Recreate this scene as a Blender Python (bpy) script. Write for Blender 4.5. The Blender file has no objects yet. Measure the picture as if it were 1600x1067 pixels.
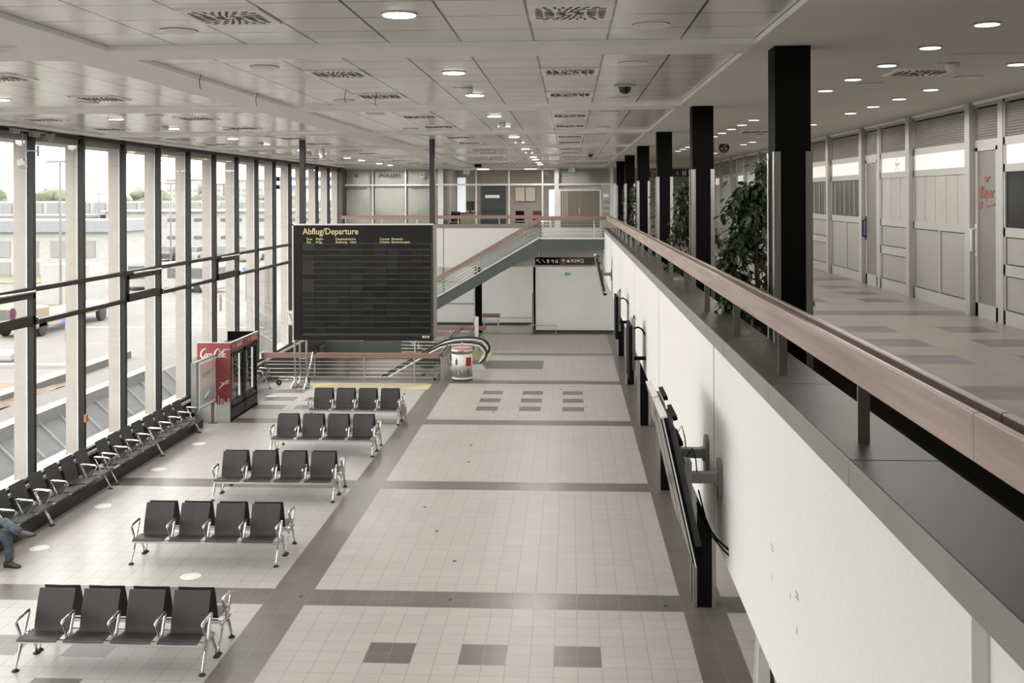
import bpy, bmesh, math, random
from mathutils import Vector, Matrix, noise
random.seed(7)
SC = bpy.context.scene
COL = SC.collection
PI = math.pi
# ------------------------------------------------------------------ camera
H = 5.795
cam_d = bpy.data.cameras.new('camera'); cam = bpy.data.objects.new('camera', cam_d); COL.objects.link(cam)
cam_d.sensor_width = 36.0; cam_d.lens = 36 * 1622 / 1600; cam_d.shift_y = -(533.5 - 312.7) / 1600
cam_d.clip_end = 900; cam_d.clip_start = 0.05
yaw = math.atan(90 / 1622); roll = 0.0035
Fv = Vector((-math.sin(yaw), math.cos(yaw), 0)); R0 = Vector((math.cos(yaw), math.sin(yaw), 0)); U0 = Vector((0, 0, 1))
Rv = R0 * math.cos(roll) - U0 * math.sin(roll); Uv = R0 * math.sin(roll) + U0 * math.cos(roll)
cam.matrix_world = Matrix(((Rv.x, Uv.x, -Fv.x, 0), (Rv.y, Uv.y, -Fv.y, 0), (Rv.z, Uv.z, -Fv.z, H), (0, 0, 0, 1)))
SC.camera = cam
# ------------------------------------------------------------------ sky, light, exposure
W = bpy.data.worlds.new('sky'); SC.world = W; W.use_nodes = True
wn = W.node_tree.nodes; wl = W.node_tree.links; wn.clear()
wo = wn.new('ShaderNodeOutputWorld'); wb = wn.new('ShaderNodeBackground')
wb.inputs[0].default_value = (1.0, 0.985, 0.965, 1); wb.inputs[1].default_value = 4.6
wl.new(wb.outputs[0], wo.inputs[0])
SC.view_settings.view_transform = 'Standard'; SC.view_settings.look = 'None'
SC.view_settings.exposure = 0.44; SC.view_settings.gamma = 1.0
try:
    SC.view_settings.use_curve_mapping = False
    SC.cycles.use_denoising = True
    SC.cycles.max_bounces = 10; SC.cycles.diffuse_bounces = 6; SC.cycles.glossy_bounces = 4
    SC.cycles.transparent_max_bounces = 16; SC.cycles.transmission_bounces = 6
    SC.cycles.sample_clamp_indirect = 6.0; SC.cycles.caustics_reflective = False; SC.cycles.caustics_refractive = False
except Exception:
    pass
# ------------------------------------------------------------------ helpers
S = 0.0042
def up(y): return S * (y - 9.0)          # the upper storey and roof climb very slightly towards the far end
def lin(c):
    return tuple((v / 12.92 if v <= 0.04045 else ((v + 0.055) / 1.055) ** 2.4) for v in c)
MATS = {}
def mat(name, col, rough=0.6, metal=0.0, var=0.06, scale=3.0, bump=0.0, emit=None, spec=0.5, stretch=None):
    if name in MATS: return MATS[name]
    m = bpy.data.materials.new(name); m.use_nodes = True; nt = m.node_tree; n = nt.nodes; l = nt.links
    b = n['Principled BSDF']; b.inputs['Roughness'].default_value = rough; b.inputs['Metallic'].default_value = metal
    b.inputs['Specular IOR Level'].default_value = spec
    tc = n.new('ShaderNodeTexCoord'); nz = n.new('ShaderNodeTexNoise'); nz.inputs['Scale'].default_value = scale
    nz.inputs['Detail'].default_value = 4
    if stretch:
        mp = n.new('ShaderNodeMapping'); mp.inputs['Scale'].default_value = stretch
        l.new(tc.outputs['Object'], mp.inputs[0]); l.new(mp.outputs[0], nz.inputs['Vector'])
    else: l.new(tc.outputs['Object'], nz.inputs['Vector'])
    cr = n.new('ShaderNodeMapRange'); cr.inputs['To Min'].default_value = 1 - var; cr.inputs['To Max'].default_value = 1 + var
    cr.inputs['From Min'].default_value = 0.3; cr.inputs['From Max'].default_value = 0.7
    l.new(nz.outputs['Fac'], cr.inputs[0])
    vm = n.new('ShaderNodeVectorMath'); vm.operation = 'SCALE'; vm.inputs[0].default_value = col[:3]
    l.new(cr.outputs[0], vm.inputs['Scale']); l.new(vm.outputs[0], b.inputs['Base Color'])
    if bump:
        bp = n.new('ShaderNodeBump'); bp.inputs['Strength'].default_value = bump; bp.inputs['Distance'].default_value = 0.01
        l.new(nz.outputs['Fac'], bp.inputs['Height']); l.new(bp.outputs[0], b.inputs['Normal'])
    if emit:
        b.inputs['Emission Color'].default_value = (*emit[0], 1); b.inputs['Emission Strength'].default_value = emit[1]
    MATS[name] = m; return m
def grid_mat(name, col, rough, px, py, ox, oy, gx, gy, gcol, var=0.05, spec=0.5, nscale=0.6, gxmul=1.0):
    """tiles: joints every px / py in object x / y, each tile its own slight tone"""
    m = bpy.data.materials.new(name); m.use_nodes = True; nt = m.node_tree; n = nt.nodes; l = nt.links
    b = n['Principled BSDF']; b.inputs['Roughness'].default_value = rough; b.inputs['Specular IOR Level'].default_value = spec
    tc = n.new('ShaderNodeTexCoord'); sp = n.new('ShaderNodeSeparateXYZ'); l.new(tc.outputs['Object'], sp.inputs[0])
    def math_(op, a, bb=None):
        q = n.new('ShaderNodeMath'); q.operation = op
        for i, v in enumerate((a, bb)):
            if v is None: continue
            if isinstance(v, (int, float)): q.inputs[i].default_value = v
            else: l.new(v, q.inputs[i])
        return q.outputs[0]
    def axis(o, p, off, g):
        t = math_('DIVIDE', math_('SUBTRACT', o, off), p); fl = math_('FLOOR', t); fr = math_('FRACT', t)
        d = math_('MINIMUM', fr, math_('SUBTRACT', 1.0, fr)); return fl, math_('LESS_THAN', d, g / p / 2)
    fx, jx = axis(sp.outputs[0], px, ox, gx); fy, jy = axis(sp.outputs[1], py, oy, gy)
    j = math_('MAXIMUM', jx, jy)
    cb = n.new('ShaderNodeCombineXYZ'); l.new(fx, cb.inputs[0]); l.new(fy, cb.inputs[1])
    wh = n.new('ShaderNodeTexWhiteNoise'); l.new(cb.outputs[0], wh.inputs['Vector'])
    nz = n.new('ShaderNodeTexNoise'); nz.inputs['Scale'].default_value = nscale; nz.inputs['Detail'].default_value = 5; l.new(tc.outputs['Object'], nz.inputs['Vector'])
    a = math_('MULTIPLY_ADD', wh.outputs['Value'], var); a.node.inputs[2].default_value = 1 - var / 2
    c = math_('MULTIPLY_ADD', nz.outputs['Fac'], 0.16); c.node.inputs[2].default_value = 0.92
    sc = math_('MULTIPLY', a, c)
    vm = n.new('ShaderNodeVectorMath'); vm.operation = 'SCALE'; vm.inputs[0].default_value = col; l.new(sc, vm.inputs['Scale'])
    mx = n.new('ShaderNodeMix'); mx.data_type = 'RGBA'; l.new(j, mx.inputs['Factor']); l.new(vm.outputs[0], mx.inputs[6]); mx.inputs[7].default_value = (*gcol, 1)
    l.new(mx.outputs[2], b.inputs['Base Color'])
    rr = math_('MULTIPLY_ADD', nz.outputs['Fac'], 0.15); rr.node.inputs[2].default_value = rough - 0.07; l.new(rr, b.inputs['Roughness'])
    MATS[name] = m; return m
def glass_mat(name, tint=(0.93, 0.95, 0.94), refl=1.0):
    m = bpy.data.materials.new(name); m.use_nodes = True; nt = m.node_tree; n = nt.nodes; l = nt.links; n.clear()
    o = n.new('ShaderNodeOutputMaterial'); mx = n.new('ShaderNodeMixShader'); t = n.new('ShaderNodeBsdfTransparent'); g = n.new('ShaderNodeBsdfGlossy')
    t.inputs[0].default_value = (*tint, 1); g.inputs['Roughness'].default_value = 0.01
    f = n.new('ShaderNodeFresnel'); f.inputs[0].default_value = 1.45
    q = n.new('ShaderNodeMath'); q.operation = 'MULTIPLY'; q.inputs[1].default_value = refl
    l.new(f.outputs[0], q.inputs[0]); l.new(q.outputs[0], mx.inputs[0]); l.new(t.outputs[0], mx.inputs[1]); l.new(g.outputs[0], mx.inputs[2]); l.new(mx.outputs[0], o.inputs[0])
    MATS[name] = m; return m

class MB:
    def __init__(s): s.v = []; s.f = []; s.m = []; s.sm = []
    def add(s, vs, fs, mi=0, smooth=False):
        b = len(s.v); s.v += [Vector(p) for p in vs]
        for f in fs: s.f.append([i + b for i in f]); s.m.append(mi); s.sm.append(smooth)
        return s
    def box(s, x0, x1, y0, y1, z0, z1, mi=0):
        vs = [(x, y, z) for z in (z0, z1) for y in (y0, y1) for x in (x0, x1)]
        return s.add(vs, [(0, 2, 3, 1), (4, 5, 7, 6), (0, 1, 5, 4), (2, 6, 7, 3), (0, 4, 6, 2), (1, 3, 7, 5)], mi)
    def quad(s, a, b, c, d, mi=0): return s.add([a, b, c, d], [(0, 1, 2, 3)], mi)
    def obox(s, c, ax, ay, az, mi=0):
        c = Vector(c); ax = Vector(ax); ay = Vector(ay); az = Vector(az)
        vs = [c + ax * i + ay * j + az * k for k in (-1, 1) for j in (-1, 1) for i in (-1, 1)]
        return s.add(vs, [(0, 2, 3, 1), (4, 5, 7, 6), (0, 1, 5, 4), (2, 6, 7, 3), (0, 4, 6, 2), (1, 3, 7, 5)], mi)
    def bar(s, a, b, w, h, upv=(0, 0, 1), mi=0):
        a = Vector(a); b = Vector(b); d = (b - a); L = d.length; d.normalize(); u = Vector(upv)
        sd = d.cross(u)
        if sd.length < 1e-4: sd = d.cross(Vector((1, 0, 0)))
        sd.normalize(); u = sd.cross(d)
        return s.obox((a + b) / 2, d * (L / 2), sd * (w / 2), u * (h / 2), mi)
    def tube(s, pts, r, seg=8, mi=0, closed=False, cap=True):
        pts = [Vector(p) for p in pts]; n = len(pts); rs = r if isinstance(r, (list, tuple)) else [r] * n
        ring = []; prev = None
        for i in range(n):
            if closed: t = pts[(i + 1) % n] - pts[i - 1]
            else: t = pts[min(i + 1, n - 1)] - pts[max(i - 1, 0)]
            t.normalize()
            if prev is None:
                u = t.cross(Vector((0, 0, 1)))
                if u.length < 1e-3: u = t.cross(Vector((1, 0, 0)))
            else: u = prev - t * prev.dot(t)
            if u.length < 1e-5: u = t.orthogonal()
            u.normalize(); prev = u; w = t.cross(u)
            ring.append([pts[i] + (u * math.cos(2 * PI * k / seg) + w * math.sin(2 * PI * k / seg)) * rs[i] for k in range(seg)])
        vs = [p for r_ in ring for p in r_]; fs = []
        for i in range(n if closed else n - 1):
            j = (i + 1) % n
            for k in range(seg):
                k2 = (k + 1) % seg; fs.append((i * seg + k, i * seg + k2, j * seg + k2, j * seg + k))
        if cap and not closed:
            fs.append(tuple(range(seg))[::-1]); fs.append(tuple((n - 1) * seg + k for k in range(seg)))
        return s.add(vs, fs, mi, True)
    def cyl(s, a, b, r, seg=12, mi=0): return s.tube([a, b], r, seg, mi)
    def prism(s, poly, axis, a0, a1, mi=0):
        """poly = list of 2-D points; axis 'x': (y,z), 'y': (x,z), 'z': (x,y)"""
        def P(p, a): return {'x': (a, p[0], p[1]), 'y': (p[0], a, p[1]), 'z': (p[0], p[1], a)}[axis]
        n = len(poly); vs = [P(p, a0) for p in poly] + [P(p, a1) for p in poly]
        fs = [tuple(range(n)), tuple(range(2 * n - 1, n - 1, -1))] + [(i, (i + 1) % n, n + (i + 1) % n, n + i) for i in range(n)]
        return s.add(vs, fs, mi)
    def disc(s, c, r, seg=24, mi=0, h=0.004, rx=None):
        c = Vector(c); return s.tube([c, c + Vector((0, 0, h))], r, seg, mi)
    def sphere(s, c, r, seg=12, rings=8, mi=0, sq=(1, 1, 1), z0=-1.0):
        c = Vector(c); vs = []; fs = []
        for i in range(rings + 1):
            t = math.asin(z0) + (PI / 2 - math.asin(z0)) * i / rings
            for k in range(seg):
                a = 2 * PI * k / seg; vs.append(c + Vector((math.cos(t) * math.cos(a) * r * sq[0], math.cos(t) * math.sin(a) * r * sq[1], math.sin(t) * r * sq[2])))
        for i in range(rings):
            for k in range(seg):
                k2 = (k + 1) % seg; fs.append((i * seg + k, i * seg + k2, (i + 1) * seg + k2, (i + 1) * seg + k))
        return s.add(vs, fs, mi, True)
    def ribbon(s, pts, wd, o, U, V, N, mi=0, off=0.003):
        """flat stroke lying on a surface: pts (u,v), wd width or list"""
        n = len(pts); o = Vector(o); U = Vector(U); V = Vector(V); N = Vector(N); ws = wd if isinstance(wd, (list, tuple)) else [wd] * n
        L = []; Rr = []
        for i in range(n):
            a = pts[max(i - 1, 0)]; b = pts[min(i + 1, n - 1)]; dx = b[0] - a[0]; dy = b[1] - a[1]; q = math.hypot(dx, dy) or 1
            nx, ny = -dy / q, dx / q; w = ws[i] / 2
            L.append(o + U * (pts[i][0] + nx * w) + V * (pts[i][1] + ny * w) + N * off)
            Rr.append(o + U * (pts[i][0] - nx * w) + V * (pts[i][1] - ny * w) + N * off)
        return s.add(L + Rr, [(i, n + i, n + i + 1, i + 1) for i in range(n - 1)], mi)
    def build(s, name, mats, parent=None, loc=None, slope=False, bevel=0.0, kind=None, label=None, autosmooth=True, segs=2):
        """vertices are world coordinates unless the parent is a local builder (loc None, parent at origin frame)"""
        if not isinstance(mats, (list, tuple)): mats = [mats]
        vs = s.v
        if slope: vs = [Vector((p.x, p.y, p.z + up(p.y))) for p in vs]
        org = Vector((0, 0, 0))
        if parent is not None: org = Vector(parent.get('_w', (0, 0, 0)))
        elif loc is not None: org = Vector(loc)
        me = bpy.data.meshes.new(name); me.from_pydata([p - org for p in vs], [], s.f); me.update()
        for m in mats: me.materials.append(m)
        me.polygons.foreach_set('material_index', s.m); me.polygons.foreach_set('use_smooth', s.sm)
        bm = bmesh.new(); bm.from_mesh(me); bmesh.ops.recalc_face_normals(bm, faces=bm.faces); bm.to_mesh(me); bm.free()
        o = bpy.data.objects.new(name, me); COL.objects.link(o)
        if parent is not None:
            o.parent = parent; o['_w'] = tuple(org)
        else: o.location = org; o['_w'] = tuple(org)
        if bevel:
            md = o.modifiers.new('bevel', 'BEVEL'); md.width = bevel; md.segments = segs; md.limit_method = 'ANGLE'; md.angle_limit = 0.6
        if any(s.sm) and autosmooth:
            try:
                md = o.modifiers.new('wn', 'WEIGHTED_NORMAL'); md.keep_sharp = True
            except Exception: pass
        if kind: o['kind'] = kind
        if label: o['label'] = label
        return o
def tag(o, label, cat=None, group=None, kind=None):
    if label: o['label'] = label
    if cat: o['category'] = cat
    if group: o['group'] = group
    if kind: o['kind'] = kind
    return o
def empty(name, loc, label=None, cat=None, group=None, kind=None, rz=0.0):
    o = bpy.data.objects.new(name, None); COL.objects.link(o); o.location = loc; o.rotation_euler = (0, 0, rz)
    o.empty_display_size = 0.1; o['_w'] = tuple(loc) if rz == 0 else (0, 0, 0)
    return tag(o, label, cat, group, kind)
def copy_tree(o, parent=None):
    c = o.copy(); COL.objects.link(c); c.parent = parent
    for ch in list(KIDS.get(o.name, [])):
        copy_tree(ch, c)
    return c
KIDS = {}
def reg():
    """remember which objects are children of which (for copying)"""
    KIDS.clear()
    for o in COL.objects:
        if o.parent: KIDS.setdefault(o.parent.name, []).append(o)
ORD = ['nearest', 'second', 'third', 'fourth', 'fifth', 'sixth', 'seventh', 'eighth', 'ninth', 'tenth', 'eleventh', 'twelfth', 'thirteenth', 'fourteenth', 'fifteenth', 'sixteenth', 'seventeenth', 'eighteenth', 'nineteenth', 'twentieth']
def text(body, o, U, V, height, width, m, parent=None, name='lettering', bold=0.0, thick=0.003, kind=None, shear=0.0, slope=False):
    cu = bpy.data.curves.new('t', 'FONT'); cu.body = body; cu.size = 1.0; cu.offset = bold; cu.shear = shear; cu.resolution_u = 3
    ob = bpy.data.objects.new('t', cu); COL.objects.link(ob)
    dg = bpy.context.evaluated_depsgraph_get(); me = bpy.data.meshes.new_from_object(ob.evaluated_get(dg))
    vs = [v.co.copy() for v in me.vertices]; fs = [tuple(p.vertices) for p in me.polygons]
    bpy.data.objects.remove(ob); bpy.data.curves.remove(cu); bpy.data.meshes.remove(me)
    x0 = min(v.x for v in vs); x1 = max(v.x for v in vs); y0 = min(v.y for v in vs); y1 = max(v.y for v in vs)
    U = Vector(U); V = Vector(V); N = U.cross(V); o = Vector(o)
    mb = MB()
    fr = [o + U * ((v.x - x0) / (x1 - x0) * width) + V * ((v.y - y0) / (y1 - y0) * height) + N * thick for v in vs]
    mb.add(fr, fs)
    return mb.build(name, m, parent=parent, loc=None if parent else o, slope=slope)
# ------------------------------------------------------------------ materials
white_wall = mat('white_wall_paint', (0.88, 0.88, 0.85), 0.7, var=0.03, scale=1.2)
plaster = mat('white_plaster_panel', (0.66, 0.655, 0.63), 0.75, var=0.02, scale=30, bump=0.25)
ceil_plain = mat('ceiling_paint', (0.70, 0.675, 0.63), 0.75, var=0.03, scale=1.0)
ceil_beam = mat('ceiling_beam_paint', (0.80, 0.79, 0.75), 0.6, var=0.02, scale=1.0)
lip = mat('ceiling_lip', (0.90, 0.90, 0.86), 0.6)
ceil_tile = grid_mat('ceiling_tile', (0.77, 0.76, 0.725), 0.20, 0.617, 0.617, -4.0, 9.4, 0.020, 0.015, (0.10, 0.095, 0.085), var=0.04)
tile_c = grid_mat('floor_tile_warm', (0.42, 0.398, 0.365), 0.42, 0.3, 0.3, 1.58, 14.7, 0.006, 0.006, (0.20, 0.19, 0.175), var=0.07)
tile_g = grid_mat('floor_tile_pale', (0.43, 0.418, 0.395), 0.35, 0.3, 0.3, 1.58, 14.7, 0.006, 0.006, (0.17, 0.16, 0.15), var=0.08)
tile_d = grid_mat('floor_tile_dark', (0.135, 0.122, 0.11), 0.33, 0.3, 0.3, 1.58, 14.7, 0.005, 0.005, (0.26, 0.25, 0.23), var=0.12)
tile_m = grid_mat('floor_tile_mezzanine', (0.31, 0.28, 0.24), 0.38, 0.6, 0.3, 3.42, 14.7, 0.006, 0.006, (0.13, 0.12, 0.11), var=0.06)
tactile = grid_mat('tactile_yellow', (0.62, 0.54, 0.26), 0.6, 0.1, 0.1, 0, 0, 0.03, 0.0, (0.36, 0.34, 0.26), var=0.05)
black = mat('black_paint', (0.0045, 0.0045, 0.0042), 0.7, spec=0.08)
charcoal = mat('charcoal_metal', (0.055, 0.055, 0.053), 0.45, var=0.1)
frame_dark = mat('bronze_window_frame', (0.026, 0.022, 0.019), 0.5, var=0.1, spec=0.3)
alu = mat('brushed_aluminium', (0.62, 0.61, 0.58), 0.32, 1.0, stretch=(1, 1, 0.1))
alu_pale = mat('pale_aluminium', (0.66, 0.66, 0.63), 0.5, 0.3)
steel = mat('stainless_steel', (0.58, 0.57, 0.54), 0.28, 1.0)
chrome = mat('chrome', (0.75, 0.74, 0.71), 0.12, 1.0, var=0.02)
wood = mat('handrail_wood', (0.31, 0.232, 0.195), 0.40, var=0.30, scale=4, stretch=(1, 0.15, 4))
wood_x = mat('handrail_wood_cross', (0.27, 0.17, 0.138), 0.42, var=0.14, scale=4, stretch=(0.15, 1, 4))
stone = mat('ledge_stone', (0.048, 0.041, 0.036), 0.48, var=0.14, scale=1.5)
stone_edge = mat('ledge_edge', (0.20, 0.192, 0.175), 0.5, var=0.08, scale=3)
green_steel = mat('dark_green_steel', (0.07, 0.085, 0.08), 0.5)
shop_metal = mat('shopfront_metal', (0.46, 0.455, 0.43), 0.42, 0.25, var=0.03)
shop_panel = mat('shopfront_panel', (0.36, 0.352, 0.33), 0.45, 0.2, var=0.03, scale=60, bump=0.1)
louvre_m = mat('louvre_slat', (0.50, 0.48, 0.44), 0.5, 0.2)
dark_gap = mat('dark_recess', (0.02, 0.019, 0.018), 0.9)
milk = mat('milky_light_panel', (0.85, 0.81, 0.74), 0.2, emit=((1.0, 0.93, 0.85), 0.32))
screen = mat('black_screen', (0.006, 0.006, 0.006), 0.12)
shell = mat('black_seat_shell', (0.028, 0.026, 0.025), 0.36, var=0.15, scale=250, bump=0.5)
rubber = mat('black_rubber', (0.02, 0.02, 0.02), 0.7)
lamp_on = mat('lamp_diffuser_lit', (1, 1, 1), 0.5, emit=((1.0, 0.93, 0.82), 9.0))
lamp_ring = mat('lamp_trim_ring', (0.88, 0.87, 0.84), 0.4)
white_pl = mat('white_plastic', (0.72, 0.72, 0.69), 0.45)
grey_pl = mat('grey_plastic', (0.30, 0.30, 0.29), 0.5)
coke_red = mat('fridge_red', (0.27, 0.06, 0.065), 0.35, var=0.04)
maroon = mat('sign_maroon', (0.055, 0.012, 0.018), 0.4)
signred = mat('sign_red', (0.16, 0.012, 0.02), 0.4)
signwhite = mat('sign_white', (0.82, 0.80, 0.76), 0.5)
yellowtxt = mat('board_yellow_lettering', (0.80, 0.70, 0.36), 0.5)
navy = mat('navy_lettering', (0.01, 0.014, 0.05), 0.5)
beyer_red = mat('red_lettering', (0.45, 0.07, 0.07), 0.5)
exit_green = mat('exit_green', (0.02, 0.25, 0.12), 0.5, emit=((0.05, 0.6, 0.3), 0.15))
glass = glass_mat('window_glass', (0.95, 0.96, 0.955), 0.55)
glass_in = glass_mat('inner_glass', (0.90, 0.91, 0.89), 1.0)
smoked = glass_mat('smoked_glass', (0.35, 0.36, 0.35), 2.0)
brown_door = mat('brown_door', (0.17, 0.145, 0.115), 0.5, var=0.1, scale=2, stretch=(20, 1, 0.3))
blind = mat('vertical_blind', (0.90, 0.91, 0.87), 0.8, var=0.05)
leaf_m = mat('dark_leaf', (0.035, 0.055, 0.022), 0.45, var=0.5, scale=8)
bark = mat('plant_bark', (0.12, 0.08, 0.05), 0.8)
soil_m = mat('planter_soil', (0.02, 0.016, 0.012), 0.95)
denim = mat('blue_denim', (0.085, 0.108, 0.13), 0.9, var=0.3, scale=12, bump=0.3)
leather = mat('brown_leather', (0.07, 0.045, 0.035), 0.5)
skin = mat('skin', (0.55, 0.36, 0.27), 0.6)
shirt = mat('grey_shirt', (0.16, 0.17, 0.19), 0.9)
hair_m = mat('brown_hair', (0.05, 0.035, 0.025), 0.8)
# exterior
asphalt = mat('ext_asphalt', (0.135, 0.128, 0.118), 0.9, var=0.22, scale=0.25, stretch=(1, 0.25, 1))
grass_m = mat('ext_grass', (0.13, 0.135, 0.085), 0.95, var=0.25, scale=1.2)
conc = mat('ext_concrete', (0.18, 0.172, 0.16), 0.85, var=0.08)
fin_m = mat('ext_fin', (0.43, 0.39, 0.355), 0.7, var=0.04)
ewhite = mat('ext_white', (0.30, 0.295, 0.28), 0.7)
egrey = mat('ext_grey', (0.09, 0.09, 0.088), 0.6)
eblue = mat('ext_blue_roof', (0.185, 0.192, 0.205), 0.6)
skyglass = mat('skylight_glass', (0.23, 0.245, 0.25), 0.25)
tree_m = mat('ext_foliage', (0.125, 0.14, 0.09), 0.9, var=0.3, scale=0.8)
dirt = mat('ext_soil', (0.17, 0.125, 0.095), 0.95, var=0.3, scale=3, bump=0.6)
paleblue = mat('ext_crane_blue', (0.10, 0.14, 0.22), 0.6)
palered = mat('ext_chimney_red', (0.28, 0.16, 0.14), 0.7)
yel_m = mat('ext_yellow', (0.24, 0.20, 0.12), 0.5)
# ------------------------------------------------------------------ big structure
CE = 7.10; CT = 7.145; MZ = 4.150
XW = -10.0; YB = -7.0; YF = 45.4; YG = 42.6      # window wall, back, upper far glazing, gallery edge
XF = 1.345                                       # white fascia plane
def floor_ground():
    mb = MB(); t = 0.3
    hole = [(-10.0, -4.35, 33.3, 42.6), ]
    for i in range(-39, 14):
        x0 = 1.58 + i * t; xc = x0 + t / 2
        if x0 < -10.2: continue
        for j in range(-72, 113):
            y0 = 14.7 + j * t; yc = y0 + t / 2
            if yc < YB or yc > 48.2: continue
            if any(a < xc < b and c < yc < d for a, b, c, d in hole): continue
            p = (yc - 14.7) % 6.0
            band = p < 0.6
            col = -4.5 < xc < -3.9 or 1.58 < xc < 2.18
            mi = 1 if xc > -4.2 else 0
            if band or col: mi = 2
            elif -3.9 < xc < 1.58:
                k = math.floor((yc - 15.3) / 6.0); yy = yc - 15.3 - 6 * k      # inside the cell 0..5.4
                colm = any(a < xc < a + 0.6 for a in (-2.72, -1.52, -0.32))
                if k == -1 and colm and 3.55 < yy < 4.2: mi = 2
                if k == 2 and colm and any(a < yy < a + 0.6 for a in (1.15, 2.3, 3.5)): mi = 2
            elif xc < -4.5:
                k = math.floor((yc - 15.3) / 6.0); yy = yc - 15.3 - 6 * k
                if k == -1 and -6.0 < xc < -5.3 and yy < 2.5 and yy > 1.9: mi = 2
                if k in (-1, 2) and any(a < xc < a + 0.62 for a in (-7.85, -6.62)) and any(a < yy < a + 0.6 for a in (1.15, 2.3, 3.5)): mi = 2
                if k == 2 and -9.0 < xc < -8.1 and any(a < yy < a + 0.6 for a in (1.15, 2.3, 3.5)): mi = 2
            mb.quad((x0, y0, 0), (x0 + t, y0, 0), (x0 + t, y0 + t, 0), (x0, y0 + t, 0), mi)
    # plain tiles under the mezzanine
    for j in range(-72, 113):
        y0 = 14.7 + j * t
        if y0 < YB or y0 > 48: continue
        mb.quad((1.58 + 14 * t, y0, 0), (8.6, y0, 0), (8.6, y0 + t, 0), (1.58 + 14 * t, y0 + t, 0), 1)
    # the strip between the stair landing and the far wall, and its slab edge
    mb.box(-10.2, 8.6, YB - 0.3, 33.3, -0.35, -0.01, 3); mb.box(-4.35, 8.6, 33.3, 48.5, -0.35, -0.01, 3)
    mb.box(-10.2, -4.35, 42.6, 48.5, -0.35, -0.01, 3)
    mb.build('floor', [tile_g, tile_c, tile_d, conc], kind='structure')
floor_ground()
b = MB(); b.box(-10.2, 6, 30, 50, -3.75, -3.6); b.build('floor', mat('basement_floor', (0.42, 0.39, 0.36), 0.5), kind='structure')
b = MB(); b.box(-10.3, 6, 46.5, 46.7, -3.6, -0.36); b.box(-3.1, -2.9, 33.5, 46.5, -3.6, -0.36); b.box(-10.3, -3.0, 33.0, 33.2, -3.6, -0.36)
b.build('wall_basement', mat('basement_wall', (0.36, 0.335, 0.30), 0.8), kind='structure')
for i, (x, y) in enumerate(((-8.0, 45.0), (-5.0, 45.0), (-7, 33.9))):  # fill lamps added to brighten the lower level
    e = empty('basement_light', (x, y, -0.42), 'lit strip lamp under the slab edge over the lower level, %s' % ('left rear', 'right rear', 'front')[i], 'ceiling light')
    b = MB(); b.box(x - 0.8, x + 0.8, y - 0.08, y + 0.08, -0.42, -0.37); b.build('diffuser', lamp_on, e)
    ld = bpy.data.lights.new('strip_lamp', 'AREA'); ld.energy = 30; ld.shape = 'RECTANGLE'; ld.size = 1.5; ld.size_y = 0.15; lo = bpy.data.objects.new('lamp', ld); COL.objects.link(lo); lo.parent = e; lo.location = (0, 0, -0.01)
b = MB(); b.box(-10.25, -10.0, 33.0, 46.5, -3.6, -0.05); b.build('wall_basement_left', conc, kind='structure')
# mezzanine slab + tiles
def floor_mezz():
    mb = MB(); t = 0.3
    x0s = 2.22; n = 12
    for i in range(12):
        x0 = x0s + i * t; x1 = x0 + t; xc = x0 + t / 2
        for j in range(-72, 113):
            y0 = 14.7 + j * t; yc = y0 + t / 2
            if yc < YB or yc > YF: continue
            p = (yc - 14.7) % 6.0; mi = 0
            if p < 0.6: mi = 1
            else:
                yy = p - 0.6
                if (3.42 < xc < 4.02 or 4.62 < xc < 5.22) and any(a < yy < a + 0.6 for a in (1.2, 2.4, 3.6)): mi = 1
            mb.quad((x0, y0, MZ), (x1, y0, MZ), (x1, y0 + t, MZ), (x0, y0 + t, MZ), mi)
    for j in range(93, 102):                                # gallery at the far end
        y0 = 14.7 + j * t
        mb.quad((-10, y0, MZ), (x0s, y0, MZ), (x0s, y0 + t, MZ), (-10, y0 + t, MZ), 0)
    mb.quad((-1.13, 40.6, MZ), (x0s, 40.6, MZ), (x0s, 42.6, MZ), (-1.13, 42.6, MZ), 0)
    mb.box(1.38, 8.6, YB, 53, MZ - 0.55, MZ - 0.02, 2); mb.box(-10, 1.38, 42.7, 53, MZ - 0.55, MZ - 0.02, 2)
    mb.build('floor_mezzanine', [tile_m, tile_d, white_wall], slope=True, kind='structure')
floor_mezz()
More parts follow.
